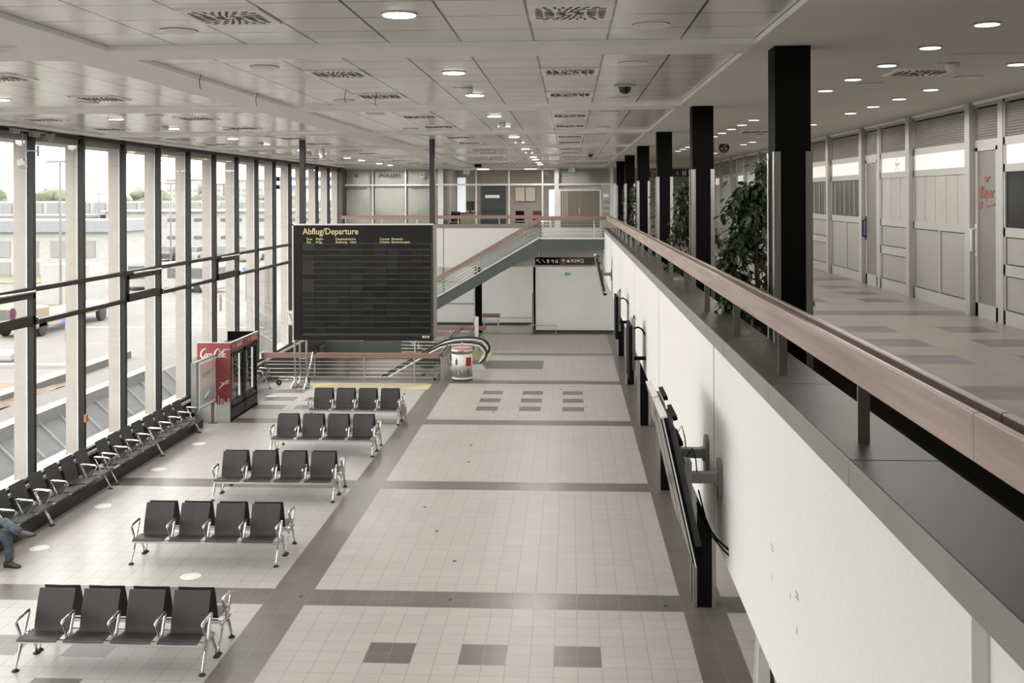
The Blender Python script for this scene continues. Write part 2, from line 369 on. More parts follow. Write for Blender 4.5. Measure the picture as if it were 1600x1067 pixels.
# coffered main ceiling
def ceiling_main():
    mb = MB(); cells_x = [(-9.57, -4.63), (-4.0, 1.56)]
    ys = [(3.4 + 6 * k, 8.8 + 6 * k) for k in range(-2, 8)]
    ys = [(max(a, YB), min(b_, YF)) for a, b_ in ys if a < YF]
    xs = [-10.2, -9.57, -4.63, -4.0, 1.56]
    # beams running along the hall
    for a, b_ in ((-10.2, -9.57), (-4.63, -4.0)):
        mb.quad((a, YB, CE), (b_, YB, CE), (b_, YF, CE), (a, YF, CE), 0)
    prev = YB
    for (y0, y1) in ys:
        for (x0, x1) in cells_x:
            if y0 > prev: mb.quad((x0, prev, CE), (x1, prev, CE), (x1, y0, CE), (x0, y0, CE), 0)
            mb.quad((x0, y0, CT), (x1, y0, CT), (x1, y1, CT), (x0, y1, CT), 1)
            mb.quad((x0, y0, CE), (x0, y1, CE), (x0, y1, CT), (x0, y0, CT), 2); mb.quad((x1, y0, CE), (x1, y1, CE), (x1, y1, CT), (x1, y0, CT), 2)
            mb.quad((x0, y0, CE), (x1, y0, CE), (x1, y0, CT), (x0, y0, CT), 2); mb.quad((x0, y1, CE), (x1, y1, CE), (x1, y1, CT), (x0, y1, CT), 2)
        prev = y1
    for (x0, x1) in cells_x:
        if prev < YF: mb.quad((x0, prev, CE), (x1, prev, CE), (x1, YF, CE), (x0, YF, CE), 0)
    mb.box(-10.4, 1.6, YB, YF, CT + 0.05, CT + 0.3, 0)
    mb.build('ceiling', [ceil_beam, ceil_tile, lip], slope=True, kind='structure')
ceiling_main()
b = MB(); b.box(1.568, 8.6, YB, 53, CE, CE + 0.35); b.build('ceiling_mezzanine', ceil_plain, slope=True, kind='structure')
# enclosing walls out of sight behind the camera and along the ground floor
b = MB(); b.box(-10.4, 8.6, YB - 0.3, YB, -0.3, 7.5); b.build('wall_back', white_wall, kind='structure')
b = MB(); b.box(5.9, 6.1, YB, 48.4, 0.0, 3.6); b.build('wall_right_ground', white_wall, kind='structure')
b = MB(); b.box(-10.35, -9.98, YB, 14.8, 0.0, 0.6); b.box(-10.35, -9.98, 14.8, 48.4, -0.3, 0.56); b.box(-10.35, -9.9, 44.75, 53, 0.5, 7.6); b.build('wall_left', [charcoal], kind='structure')
b = MB(); b.box(-10.3, -9.9, YB, 33.2, 0.56, 0.62); b.box(-10.3, -9.9, 33.2, 48.4, 0.56, 0.62)
b.build('trim_1', mat('window_sill', (0.70, 0.69, 0.66), 0.4), kind='structure')
# ---- window wall: bay n between mullions
YM = [18.82 + 1.99 * k for k in range(-13, 16)]
ZS, ZT1, ZT2, ZH = 0.62, 3.50, 4.12, 7.03
def windows():
    n = 0
    for i in range(len(YM) - 1):
        y0, y1 = YM[i], YM[i + 1]
        if y1 > 45.2: break
        n += 1
        e = empty('window_%d' % n, (XW, y0, 0.6), kind='structure')
        f = MB()
        f.box(XW - 0.07, XW + 0.05, y0 - 0.045, y0 + 0.045, 0.6, CE + 0.06)
        f.build('mullion', frame_dark, e, slope=False, bevel=0.006)
        g = MB(); g.box(XW - 0.09, XW - 0.072, y0 - 0.06, y0 - 0.02, 0.6, CE + 0.04)
        g.build('glazing_strip', white_pl, e)
        for nm, z, h in (('transom', ZT1, 0.045), ('transom', ZT2, 0.045), ('head_rail', ZH + 0.02, 0.03), ('sill_rail', ZS + 0.03, 0.04)):
            q = MB(); z = z + (up((y0 + y1) / 2) if z > 3 else 0)
            q.box(XW - 0.06, XW + 0.04, y0 + 0.045, y1 - 0.045, z - h, z + h); q.build(nm, frame_dark, e, bevel=0.005)
        hop = i in (12, 15, 18) or i in (8, 5)
        u = up((y0 + y1) / 2)
        for a, c in ((ZS + 0.05, ZT1 - 0.04 + u), (ZT1 + 0.04 + u, ZT2 - 0.04 + u), (ZT2 + 0.04 + u, ZH + u)):
            q = MB(); q.quad((XW - 0.01, y0, a), (XW - 0.01, y1, a), (XW - 0.01, y1, c), (XW - 0.01, y0, c)); q.build('pane', glass, e)
        if hop:
            q = MB()
            za, zc = ZT1 + u - 0.02, ZT2 + u - 0.05
            q.box(XW - 0.02, XW + 0.075, y0 + 0.04, y1 - 0.04, za, za + 0.17); q.box(XW - 0.02, XW + 0.075, y0 + 0.04, y1 - 0.04, zc - 0.10, zc)
            q.box(XW - 0.02, XW + 0.075, y0 + 0.04, y0 + 0.12, za, zc); q.box(XW - 0.02, XW + 0.075, y1 - 0.12, y1 - 0.04, za, zc)
            hp = q.build('hopper_frame', frame_dark, e, bevel=0.006)
            q = MB(); q.tube([(XW + 0.1, y0 + 0.3, zc + 0.03), (XW + 0.1, y1 - 0.1, zc + 0.03)], 0.028, 8); q.build('window_opener', alu, hp)
            q = MB(); q.box(XW + 0.07, XW + 0.13, y1 - 0.07, y1 - 0.03, za + 0.02, za + 0.14); q.build('window_latch', chrome, hp)
windows()
# exterior fins
reg_f = []
for k in range(-4, 15):
    y = 18.82 + 1.99 * k
    b = MB(); b.box(-10.36, -10.10, y + 0.0, y + 0.12, -0.6, 7.35); o = b.build('facade_fin', fin_m, loc=(-10.23, y, -0.6)); o['kind'] = 'structure'
b = MB(); b.box(-10.85, -10.1, -7, 48.9, 6.90, 7.45); b.build('trim_2', fin_m, slope=True, kind='structure')
# roof slab over everything keeps the sky out
b = MB(); b.box(-10.9, 9.0, YB - 0.4, 54, 7.62, 7.9); b.build('roof', conc, kind='structure')
b = MB(); b.box(8.6, 8.8, YB, 54, -0.3, 7.7); b.box(-10.4, 8.8, 53, 53.2, -4, 7.7); b.build('wall_outer', white_wall, kind='structure')
# ---- white fascia with panel joints, ledge, planter trough
joints = [-6.0, -2.4, 3.48, 9.83, 15.88, 21.8, 27.6, 33.5, 38.4, 40.5]
for a, c in zip(joints[:-1], joints[1:]):
    b = MB(); b.box(XF, XF + 0.04, a + 0.028, c - 0.028, 2.63, 4.50); o = b.build('wall_fascia_panel', plaster, slope=True, kind='structure')
b = MB(); b.box(XF + 0.03, XF + 0.09, YB, 40.5, 2.66, 4.5); b.build('wall_fascia_backing', charcoal, slope=True, kind='structure')
b = MB(); b.box(XF - 0.012, XF + 0.03, 3.42, 3.54, 2.63, 4.5); b.build('trim_3', alu, slope=True, kind='structure')
def ledge():
    mb = MB(); y = YB; yj = [3.0 + 2.0 * k for k in range(-5, 20)]
    prev = YB
    for q in yj + [40.55]:
        if q <= prev: continue
        q = min(q, 40.55)
        mb.box(XF - 0.02, 1.74, prev + 0.003, q - 0.003, 4.50, 4.575, 0)
        mb.box(XF - 0.028, XF - 0.02, prev + 0.003, q - 0.003, 4.44, 4.577, 1)
        prev = q
    mb.build('trim_4', [stone, stone_edge], slope=True, kind='structure', bevel=0.004)
ledge()
b = MB(); b.box(1.72, 1.745, YB, 40.5, 3.95, 4.5); b.box(2.19, 2.24, YB, 42.5, MZ - 0.1, 4.56); b.box(1.74, 2.2, YB, 40.5, 3.9, 4.0)
b.build('planter_trough', dark_gap, slope=True, kind='structure')
# ---- columns
for k in range(7):
    yf = 8.93 + 5.95 * k - (0.0 if k else 0)
    nm = ('nearest tall black square column rising from the planter', 'second black column from the camera, a screen bracket hanging below', 'third black column from the camera along the handrail',
          'fourth black column along the handrail', 'fifth black column along the handrail', 'farthest of the black columns along the handrail', 'black column hidden in the far corner')[k]
    if k == 6: continue
    e = empty('column', (1.9, yf + 0.15, 0), nm, 'column', 'black columns along the handrail')
    b = MB(); b.box(1.745, 2.045, yf, yf + 0.3, 0.0, CE + up(yf) + 0.01); b.build('shaft', black, e)
    b = MB()
    for zz0, zz1 in ((0.0, 3.6), (4.0 + up(yf), 6.2 + up(yf))):
        for x0, x1 in ((1.733, 1.79), (2.0, 2.057)):
            b.box(x0, x1, yf - 0.010, yf + 0.012, zz0, zz1)
        b.box(1.733, 1.744, yf, yf + 0.05, zz0, zz1); b.box(1.733, 1.744, yf + 0.25, yf + 0.3, zz0, zz1)
    b.build('corner_guard', alu, e)
# ---- main handrail along the mezzanine
def profile_rail(mb, a, c, mi=0, h=0.175, w=0.13):
    """U-shaped timber rail between two points: outer board, inner board, groove"""
    a = Vector(a); c = Vector(c); d = (c - a).normalized(); side = d.cross(Vector((0, 0, 1))).normalized()
    U = Vector((0, 0, 1))
    for o0, o1, z0, z1, m_ in ((0, 0.032, -h, 0, mi), (w - 0.032, w, -h, 0, mi), (0.03, w - 0.03, -h, -0.05, mi + 1)):
        p = [a + side * o0 + U * z0, a + side * o1 + U * z0, a + side * o1 + U * z1, a + side * o0 + U * z1]
        q = [v + (c - a) for v in p]
        mb.add(p + q, [(0, 1, 2, 3), (7, 6, 5, 4), (0, 4, 5, 1), (1, 5, 6, 2), (2, 6, 7, 3), (3, 7, 4, 0)], m_)
groove = mat('rail_groove', (0.075, 0.045, 0.038), 0.6)
e = empty('handrail', (1.48, 15, 4.575 + up(15)), 'long timber handrail on steel posts above the white wall', 'handrail')
b = MB(); seg = [-6.0, 3.75, 12.0, 20.0, 28.0, 36.0, 40.45]
for a, c in zip(seg[:-1], seg[1:]): profile_rail(b, (1.42, a + 0.001, 5.062), (1.42, c - 0.001, 5.062))
b.build('wooden_rail', [wood, groove], e, slope=True, bevel=0.006)
y = -4.65
while y < 40.3:
    b = MB(); b.box(1.455, 1.505, y, y + 0.012, 4.575, 4.9); b.box(1.505, 1.515, y, y + 0.10, 4.575, 4.9); b.build('post', steel, e, slope=True)
    y += 2.0
# cross rail + landing bridge + stair
LY = 40.6
e = empty('landing_railing', (0.1, LY, MZ), 'timber topped steel railing across the stair landing', 'railing')
b = MB(); profile_rail(b, (-1.13, LY + 0.02, 5.03), (1.45, LY + 0.02, 5.03), h=0.155); b.build('wooden_rail', [wood_x, groove], e, slope=True)
b = MB()
for z in (4.28, 4.42, 4.56, 4.70, 4.82): b.tube([(-1.13, LY + 0.08, z), (1.35, LY + 0.08, z)], 0.013, 6)
b.build('rail_bars', steel, e, slope=True)
for x in (-0.75, 0.95, ):
    b = MB(); b.box(x - 0.03, x + 0.03, LY + 0.05, LY + 0.1, MZ, 4.9); b.build('post', steel, e, slope=True)
e = empty('stair_landing', (0.1, LY, MZ - 0.4), 'dark green steel landing bridge at the stair head', 'landing')
b = MB(); b.box(-1.13, 1.34, LY, 42.58, MZ - 0.4, MZ - 0.01); b.build('deck', green_steel, e, slope=True)
b = MB(); b.box(-1.13, 1.34, LY - 0.02, LY + 0.05, MZ - 0.02, MZ + 0.05); b.build('edge_strip', alu_pale, e, slope=True)
# upper flight
def flight(name, label, x_top, z_top, x_bot, z_bot, y0, y1, n, rail=True):
    e = empty(name, ((x_top + x_bot) / 2, (y0 + y1) / 2, z_bot), label, 'staircase')
    dx = (x_bot - x_top) / n; dz = (z_bot - z_top) / n
    b = MB()
    for i in range(n):
        x = x_top + dx * i; z = z_top + dz * (i + 1)
        b.box(min(x, x + dx), max(x, x + dx), y0 + 0.03, y1 - 0.03, z - 0.04, z)
    b.build('treads', conc, e)
    for yy in (y0, y1 - 0.05):
        b = MB(); b.prism([(x_top, z_top + 0.05), (x_bot, z_bot + 0.05), (x_bot, z_bot - 0.42), (x_top, z_top - 0.42)], 'y', yy, yy + 0.05); b.build('stringer', green_steel, e)
    b = MB(); b.bar((x_top, y0 - 0.01, z_top + 0.07), (x_bot, y0 - 0.01, z_bot + 0.07), 0.06, 0.04); b.build('edge_strip', alu_pale, e)
    if rail:
        for yy in (y0 + 0.02, y1 - 0.15):
            b = MB(); profile_rail(b, (x_top, yy, z_top + 0.86), (x_bot, yy, z_bot + 0.86), h=0.16); b.build('wooden_rail', [wood_x, groove], e)
            b = MB()
            for q in (0.18, 0.30, 0.42, 0.54, 0.65): b.tube([(x_top, yy + 0.06, z_top + q), (x_bot, yy + 0.06, z_bot + q)], 0.013, 6)
            b.build('rail_bars', steel, e)
            L = abs(x_top - x_bot); m = max(2, int(L / 1.6))
            for i in range(m):
                t = (i + 0.35) / m; x = x_top + (x_bot - x_top) * t; z = z_top + (z_bot - z_top) * t
                b = MB(); b.box(x - 0.02, x + 0.02, yy + 0.04, yy + 0.08, z, z + 0.74); b.build('post', steel, e)
    return e
flight('staircase', 'staircase with timber rail climbing from behind the board to the landing', -1.13, 4.28, -8.55, 0.0, 40.6, 42.4, 26)
# landing platform and flight to the basement
e = empty('stair_landing', (-8.2, 40.7, 0), 'low dark green platform under the departure board at the stair foot', 'landing')
b = MB(); b.box(-9.95, -6.3, 40.75, 42.65, -0.3, -0.005); b.build('deck', conc, e)
b = MB(); b.prism([(-9.7, 0.26), (-6.35, 0.26), (-6.35, -0.45), (-9.7, -0.45)], 'y', 40.55, 40.62); b.build('stringer', green_steel, e)
flight('staircase', 'lower staircase dropping to the basement behind the escalator', -6.3, -0.02, -3.4 + 0.3, -1.9, 42.5, 44.0, 11, rail=False) if False else None
e = empty('staircase', (-5.0, 41.4, -3.6), 'lower staircase dropping to the basement, pale nosing on its green side', 'staircase')
b = MB(); b.prism([(-6.35, 0.26), (-4.5, -0.8), (-4.5, -1.6), (-6.35, -0.45)], 'y', 40.55, 40.62); b.build('stringer', green_steel, e)
b = MB()
for i in range(12): b.box(-6.3 + i * 0.26, -6.04 + i * 0.26, 40.65, 42.4, -0.2 - 0.165 * i, -0.16 - 0.165 * i)
b.build('treads', conc, e)
b = MB(); b.bar((-6.35, 40.54, 0.28), (-4.5, 40.54, -0.78), 0.05, 0.04); b.build('edge_strip', mat('nosing_beige', (0.45, 0.38, 0.26), 0.5), e)
# ---- gallery across the far end: fascia, ledge, railing
for a, c in zip([-10, -5.2, -1.2, 1.34][:-1], [-10, -5.2, -1.2, 1.34][1:]):
    b = MB(); b.box(a + 0.015, c - 0.015, YG, YG + 0.04, 2.91, 4.525); b.build('wall_fascia_panel', plaster, slope=True, kind='structure')
b = MB(); b.box(-10, 1.34, YG + 0.03, YG + 0.08, 2.93, 4.525); b.build('wall_fascia_backing', charcoal, slope=True, kind='structure')
b = MB(); b.box(-10, -1.13, YG - 0.03, YG + 0.35, 4.525, 4.665); b.build('trim_5', stone_edge, slope=True, kind='structure')
e = empty('handrail', (-5.5, YG + 0.1, 4.7), 'timber handrail along the far gallery in front of the police glazing', 'handrail')
b = MB(); profile_rail(b, (-9.45, YG + 0.05, 5.035), (-1.2, YG + 0.05, 5.035), h=0.14); b.build('wooden_rail', [wood_x, groove], e, slope=True)
for x in (-9.3, -7.8, -6.3, -4.6, -2.9, -1.3):
    b = MB(); b.box(x - 0.02, x + 0.02, YG + 0.08, YG + 0.12, 4.665, 4.9); b.build('post', steel, e, slope=True)
# ---- lower far walls
b = MB(); b.box(-10, -1.6, 48.1, 48.3, 0, 3.6); b.build('wall_far_left', white_wall, kind='structure')
b = MB(); b.box(-1.6, 1.9, 45.35, 45.5, 0.0, 3.6); b.box(-1.62, -1.5, 45.35, 48.1, 0, 3.6); b.build('wall_far_right', white_wall, kind='structure')
b = MB(); b.box(-1.58, 1.9, 45.31, 45.35, 0, 0.12); b.build('baseboard_far', charcoal, kind='structure')
b = MB(); b.box(-9.9, -1.6, 48.05, 48.1, 0, 0.12); b.build('baseboard_far_left', charcoal, kind='structure')
b = MB(); b.box(-1.66, -1.58, 45.30, 45.36, 0, 1.75); b.build('trim_6', grey_pl, kind='structure')
b = MB(); b.box(1.9, 2.0, 45.3, 48.4, 0, 3.6); b.box(2.0, 6, 48.2, 48.4, 0, 3.6); b.build('wall_far_corner', white_wall, kind='structure')
b = MB(); b.box(-5.9, -5.86, 48.0, 48.08, 1.0, 2.9); b.box(-9.9, -4.3, 48.05, 48.09, 0.98, 1.02); b.box(-9.9, -4.3, 48.05, 48.09, 2.0, 2.02); b.build('trim_7', grey_pl, kind='structure')
e = empty('column', (-4.0, 45.1, 0), 'black column with grey edge under the staircase', 'column')
b = MB(); b.box(-4.12, -3.84, 45.0, 45.3, 0, 3.6); b.build('shaft', black, e)
b = MB(); b.box(-4.19, -4.12, 44.98, 45.05, 0, 3.6); b.build('corner_guard', alu_pale, e)
for (x0, x1, yy, lb) in ((-3.3, -1.75, 47.4, 'low steel bumper rail along the left part of the far white wall'), (-1.75, -0.6, 44.6, 'short low steel bumper rail at the corner of the far white wall')):
    b = MB(); b.tube([(x0, yy, 0), (x0, yy, 0.42), (x1, yy, 0.42), (x1, yy, 0)], 0.025, 8); tag(b.build('bumper_rail', steel, loc=((x0 + x1) / 2, yy, 0)), lb, 'rail')
# ================================================================== upper far glazing and the offices behind it
GY = YF
def far_glazing():
    top = 7.18; bot = 4.30
    muls = [(-9.99, -9.93), (-8.70, -8.64), (-7.24, -7.18), (-5.78, -5.54), (-4.12, -4.06), (-2.68, -2.62), (-1.21, -1.15), (-0.66, -0.467), (1.76, 1.90)]
    e = empty('wall_far_upper', (-4, GY, bot), kind='structure')
    b = MB()
    for a, c in muls: b.box(a, c, GY - 0.03, GY + 0.05, bot, top + 0.1)
    b.build('mullion', alu_pale, e)
    b = MB(); b.box(-9.93, 1.76, GY - 0.02, GY + 0.04, top, top + 0.12); b.box(-9.93, 1.76, GY - 0.02, GY + 0.04, 6.44, 6.52); b.box(-9.93, -0.66, GY - 0.02, GY + 0.04, bot, bot + 0.1)
    b.box(-0.467, -0.40, GY - 0.03, GY + 0.05, bot, 6.24); b.box(1.31, 1.38, GY - 0.03, GY + 0.05, bot, 6.24); b.box(-0.40, 1.31, GY - 0.03, GY + 0.05, 6.19, 6.26)
    b.build('transom', alu_pale, e)
    b = MB()
    for i in range(len(muls) - 2): b.quad((muls[i][1], GY, bot), (muls[i + 1][0], GY, bot), (muls[i + 1][0], GY, top), (muls[i][1], GY, top))
    b.quad((-0.467, GY, 6.5), (1.76, GY, 6.5), (1.76, GY, top), (-0.467, GY, top)); b.build('pane', glass_in, e)
    b = MB(); b.box(1.38, 1.76, GY - 0.01, GY + 0.02, bot, 6.44); b.build('wall_panel', shop_metal, e)
    # posters beside the door
    for i, z in enumerate((6.0, 5.72, 5.45, 5.2)):
        b = MB(); b.box(1.46, 1.70, GY - 0.03, GY - 0.012, z - 0.09, z + 0.05); tag(b.build('notice', signwhite if i == 0 else grey_pl, loc=(1.58, GY - 0.02, z)), ('small pale notice at the top', 'dark small notice second', 'dark small notice third', 'lowest small dark notice')[i] + ' on the panel right of the brown door', 'notice')
    # door
    d = empty('door_1', (0.45, GY, bot), kind='structure')
    for x0, x1 in ((-0.40, 0.455), (0.465, 1.31)):
        b = MB(); n = 9
        for k in range(n):
            a = x0 + (x1 - x0) * k / n; b.box(a + 0.004, a + (x1 - x0) / n - 0.004, GY - 0.015, GY + 0.015, bot, 6.19)
        b.build('door_leaf', brown_door, d)
    b = MB(); b.tube([(0.42, GY - 0.06, 5.15), (0.42, GY - 0.06, 5.45)], 0.015, 6); b.build('door_handle', steel, d)
    # blinds in the three police bays
    for a, c, lb in ((-9.9, -8.72, 'left'), (-8.62, -7.26, 'middle'), (-7.16, -5.8, 'right')):
        mb = MB(); x = a
        while x < c - 0.05:
            mb.obox((x + 0.055, GY + 0.25, (bot + top) / 2), (0.052, 0.018, 0), (-0.001, 0.003, 0), (0, 0, (top - bot) / 2)); x += 0.115
        tag(mb.build('vertical_blind', blind, loc=((a + c) / 2, GY + 0.25, bot)), 'closed pale vertical blind in the %s bay of the police glazing' % lb, 'blind')
    # lettering
    tag(text("POLIZEI", (-8.345, GY - 0.035, 6.835), (1, 0, 0), (0, 0, 1), 0.13, 0.89, navy, bold=0.03), "large navy POLIZEI lettering on the middle upper pane", "lettering")
far_glazing()
tag(text('BUNDESPOLIZEI', (-9.85, YF - 0.035, 6.295), (1, 0, 0), (0, 0, 1), 0.072, 0.91, navy, bold=0.04), 'small dark BUNDESPOLIZEI lettering under the left star emblem', 'lettering')
tag(text('LANDESPOLIZEI', (-6.915, YF - 0.035, 6.295), (1, 0, 0), (0, 0, 1), 0.072, 0.93, navy, bold=0.04), 'small dark LANDESPOLIZEI lettering partly hidden by a hanging post', 'lettering')
def star(cx, cz, m1, m2, lab):
    mb = MB(); n = 24; y = YF - 0.04; o = []
    for k in range(n):
        a = 2 * PI * k / n; a2 = a + PI / n; r = 0.2 if k % 2 == 0 else 0.165
        mb.add([(cx + math.cos(a - 0.09) * 0.08, y, cz + math.sin(a - 0.09) * 0.08), (cx + math.cos(a) * r, y - 0.002, cz + math.sin(a) * r), (cx + math.cos(a + 0.09) * 0.08, y, cz + math.sin(a + 0.09) * 0.08)], [(0, 1, 2)], 0)
    mb.cyl((cx, y + 0.004, cz), (cx, y - 0.006, cz), 0.085, 20, 0); mb.cyl((cx, y - 0.004, cz), (cx, y - 0.012, cz), 0.062, 20, 1)
    # small eagle-like crest
    mb.add([(cx, y - 0.014, cz + 0.045), (cx - 0.045, y - 0.014, cz + 0.025), (cx - 0.02, y - 0.014, cz - 0.01), (cx, y - 0.014, cz - 0.045), (cx + 0.02, y - 0.014, cz - 0.01), (cx + 0.045, y - 0.014, cz + 0.025)], [(0, 1, 2, 3), (0, 3, 4, 5)], 2)
    tag(mb.build('star_emblem', [m1, m2, black], loc=(cx, y, cz)), lab, 'emblem')
star(-9.39, 6.893, mat('emblem_grey', (0.28, 0.30, 0.26), 0.5), mat('emblem_gold', (0.35, 0.26, 0.05), 0.5), 'grey green star emblem above the BUNDESPOLIZEI lettering')
star(-6.476, 6.88, mat('emblem_sand', (0.50, 0.42, 0.22), 0.5), signwhite, 'golden star emblem right of the POLIZEI lettering')
# office behind
b = MB(); b.box(-10.3, 1.8, 50.4, 50.5, 4.2, 7.3); b.box(-5.6, -5.5, YF + 0.1, 50.4, 4.2, 7.3); b.build('wall_office', mat('office_wall', (0.27, 0.25, 0.225), 0.8), kind='structure')
b = MB(); b.box(-10.3, 1.8, YF + 0.06, 52, 7.26, 7.4); b.build('ceiling_office', ceil_plain, kind='structure')
b = MB(); b.box(-0.5, 2.0, YF + 0.3, YF + 0.4, 6.3, 7.3); b.build('wall_office_header', ceil_plain, kind='structure')
for i, (x, y) in enumerate(((-8.0, 48.0), (-4.0, 48.0), (-1.8, 48.0), (0.6, 48.5))):  # glowing panels and lamps added to light up the offices
    e = empty('office_ceiling_light', (x, y, 7.25), 'square lit ceiling panel inside the far offices, %s from the left' % ['first', 'second', 'third', 'fourth'][i], 'ceiling light', 'lit office ceiling panels')
    b = MB(); b.box(x - 0.3, x + 0.3, y - 0.3, y + 0.3, 7.235, 7.258); b.build('frame', alu_pale, e)
    b = MB(); b.box(x - 0.27, x + 0.27, y - 0.27, y + 0.27, 7.228, 7.236); b.build('diffuser', lamp_on, e)
    ld = bpy.data.lights.new('office_lamp', 'AREA'); ld.energy = 22; ld.size = 0.5; ld.color = (1, 0.95, 0.87); lo = bpy.data.objects.new('lamp', ld); COL.objects.link(lo); lo.parent = e; lo.location = (0, 0, -0.03)
e = empty('desk', (-4.75, 46.6, 4.3), 'pale office desk behind the glazing right of the police bays', 'desk')
b = MB(); b.box(-5.2, -4.3, 46.3, 46.36, 4.3, 5.2); b.build('front_panel', mat('desk_wood', (0.50, 0.43, 0.32), 0.6), e)
b = MB(); b.box(-5.25, -4.1, 46.25, 47.0, 5.2, 5.25); b.build('desk_top', charcoal, e)
e = empty('monitor', (-4.5, 46.7, 5.25), 'black computer monitor standing on the office desk', 'monitor')
b = MB(); b.box(-4.65, -4.3, 46.68, 46.72, 5.35, 5.75); b.build('screen', screen, e); b = MB(); b.box(-4.52, -4.44, 46.66, 46.74, 5.25, 5.36); b.build('stand', black, e)
e = empty('door_2', (-3.75, 50.3, 4.3), kind='structure')
b = MB(); b.box(-4.3, -3.1, 50.33, 50.38, 4.3, 6.5); b.build('door_leaf', mat('dark_glass_door', (0.05, 0.06, 0.065), 0.2), e)
b = MB(); b.box(-4.1, -3.4, 50.30, 50.33, 5.9, 6.05); b.build('door_sign', signwhite, e)
for i, x in enumerate((-2.4, -1.9)):
    b = MB(); b.box(x - 0.22, x + 0.22, 50.28, 50.38, 5.75, 6.4); tag(b.build('wall_cabinet', mat('cabinet_beige', (0.52, 0.46, 0.40), 0.6), loc=(x, 50.33, 5.75)), ('left', 'right')[i] + ' beige board on the office back wall', 'cabinet')
for i, (x, lb) in enumerate(((-5.1, 'dark office chair left of the desk behind the glazing'), (-2.3, 'dark office chair under the beige boards'), (-1.5, 'red dark visitor chair near the right office bay'))):
    e = empty('office_chair', (x, 47.8 if i else 46.0, 4.3), lb, 'chair'); yy = 47.8 if i else 46.0
    m_ = black if i < 2 else mat('chair_rust', (0.12, 0.05, 0.04), 0.7)
    b = MB(); b.box(x - 0.22, x + 0.22, yy - 0.22, yy + 0.22, 4.75, 4.8); b.build('seat', m_, e, bevel=0.02)
    b = MB(); b.box(x - 0.2, x + 0.2, yy + 0.2, yy + 0.24, 4.85, 5.3); b.build('backrest', m_, e, bevel=0.02)
    for sx in (-0.18, 0.18):
        for sy in (-0.18, 0.18):
            b = MB(); b.cyl((x + sx, yy + sy, 4.3), (x + sx, yy + sy, 4.76), 0.015, 6); b.build('leg', steel, e)
# bright outside window at the left of the office and lit reflections
b = MB(); b.box(-5.45, -5.05, 50.28, 50.36, 5.0, 6.9); b.build('window_office', mat('office_window_glow', (0.8, 0.85, 0.85), 0.3, emit=((0.9, 0.95, 1.0), 0.45)), kind='structure')
b = MB(); b.box(-1.0, -0.1, 50.28, 50.36, 4.9, 6.3); b.build('window_office_bright', mat('office_window_glow2', (0.8, 0.85, 0.85), 0.3, emit=((0.9, 0.95, 1.0), 0.4)), kind='structure')  # pale reflection in the glazing, put in as a glowing box
# ================================================================== shopfronts on the mezzanine
XS = 5.6
def logo_red(o, U, V, w, parent):
    """red swash-lettered shop sign with small wings on top"""
    U = Vector(U); V = Vector(V); o = Vector(o); N = U.cross(V)
    text('Beyer', o + U * (0.08 * w) + V * (0.12 * w), U, V, 0.40 * w, 0.86 * w, beyer_red, parent=parent, bold=0.006, shear=0.2, thick=0.004)
    mb = MB()
    mb.ribbon([(0.0, 0.0), (0.1 * w, 0.12 * w), (0.2 * w, 0.1 * w), (0.16 * w, -0.02 * w), (0.02 * w, -0.03 * w)], 0.03 * w, o, U, V, N)
    mb.ribbon([(0.45 * w, 0.1 * w), (0.47 * w, -0.02 * w), (0.6 * w, 0.02 * w), (0.95 * w, 0.06 * w), (1.02 * w, 0.1 * w), (1.0 * w, 0.45 * w)], 0.025 * w, o, U, V, N)
    for s_ in (-1, 1): mb.ribbon([(0.5 * w, 0.62 * w), (0.5 * w + s_ * 0.08 * w, 0.72 * w), (0.5 * w + s_ * 0.2 * w, 0.76 * w)], [0.06 * w, 0.05 * w, 0.01 * w], o, U, V, N)
    mb.build('logo_flourish', beyer_red, parent)
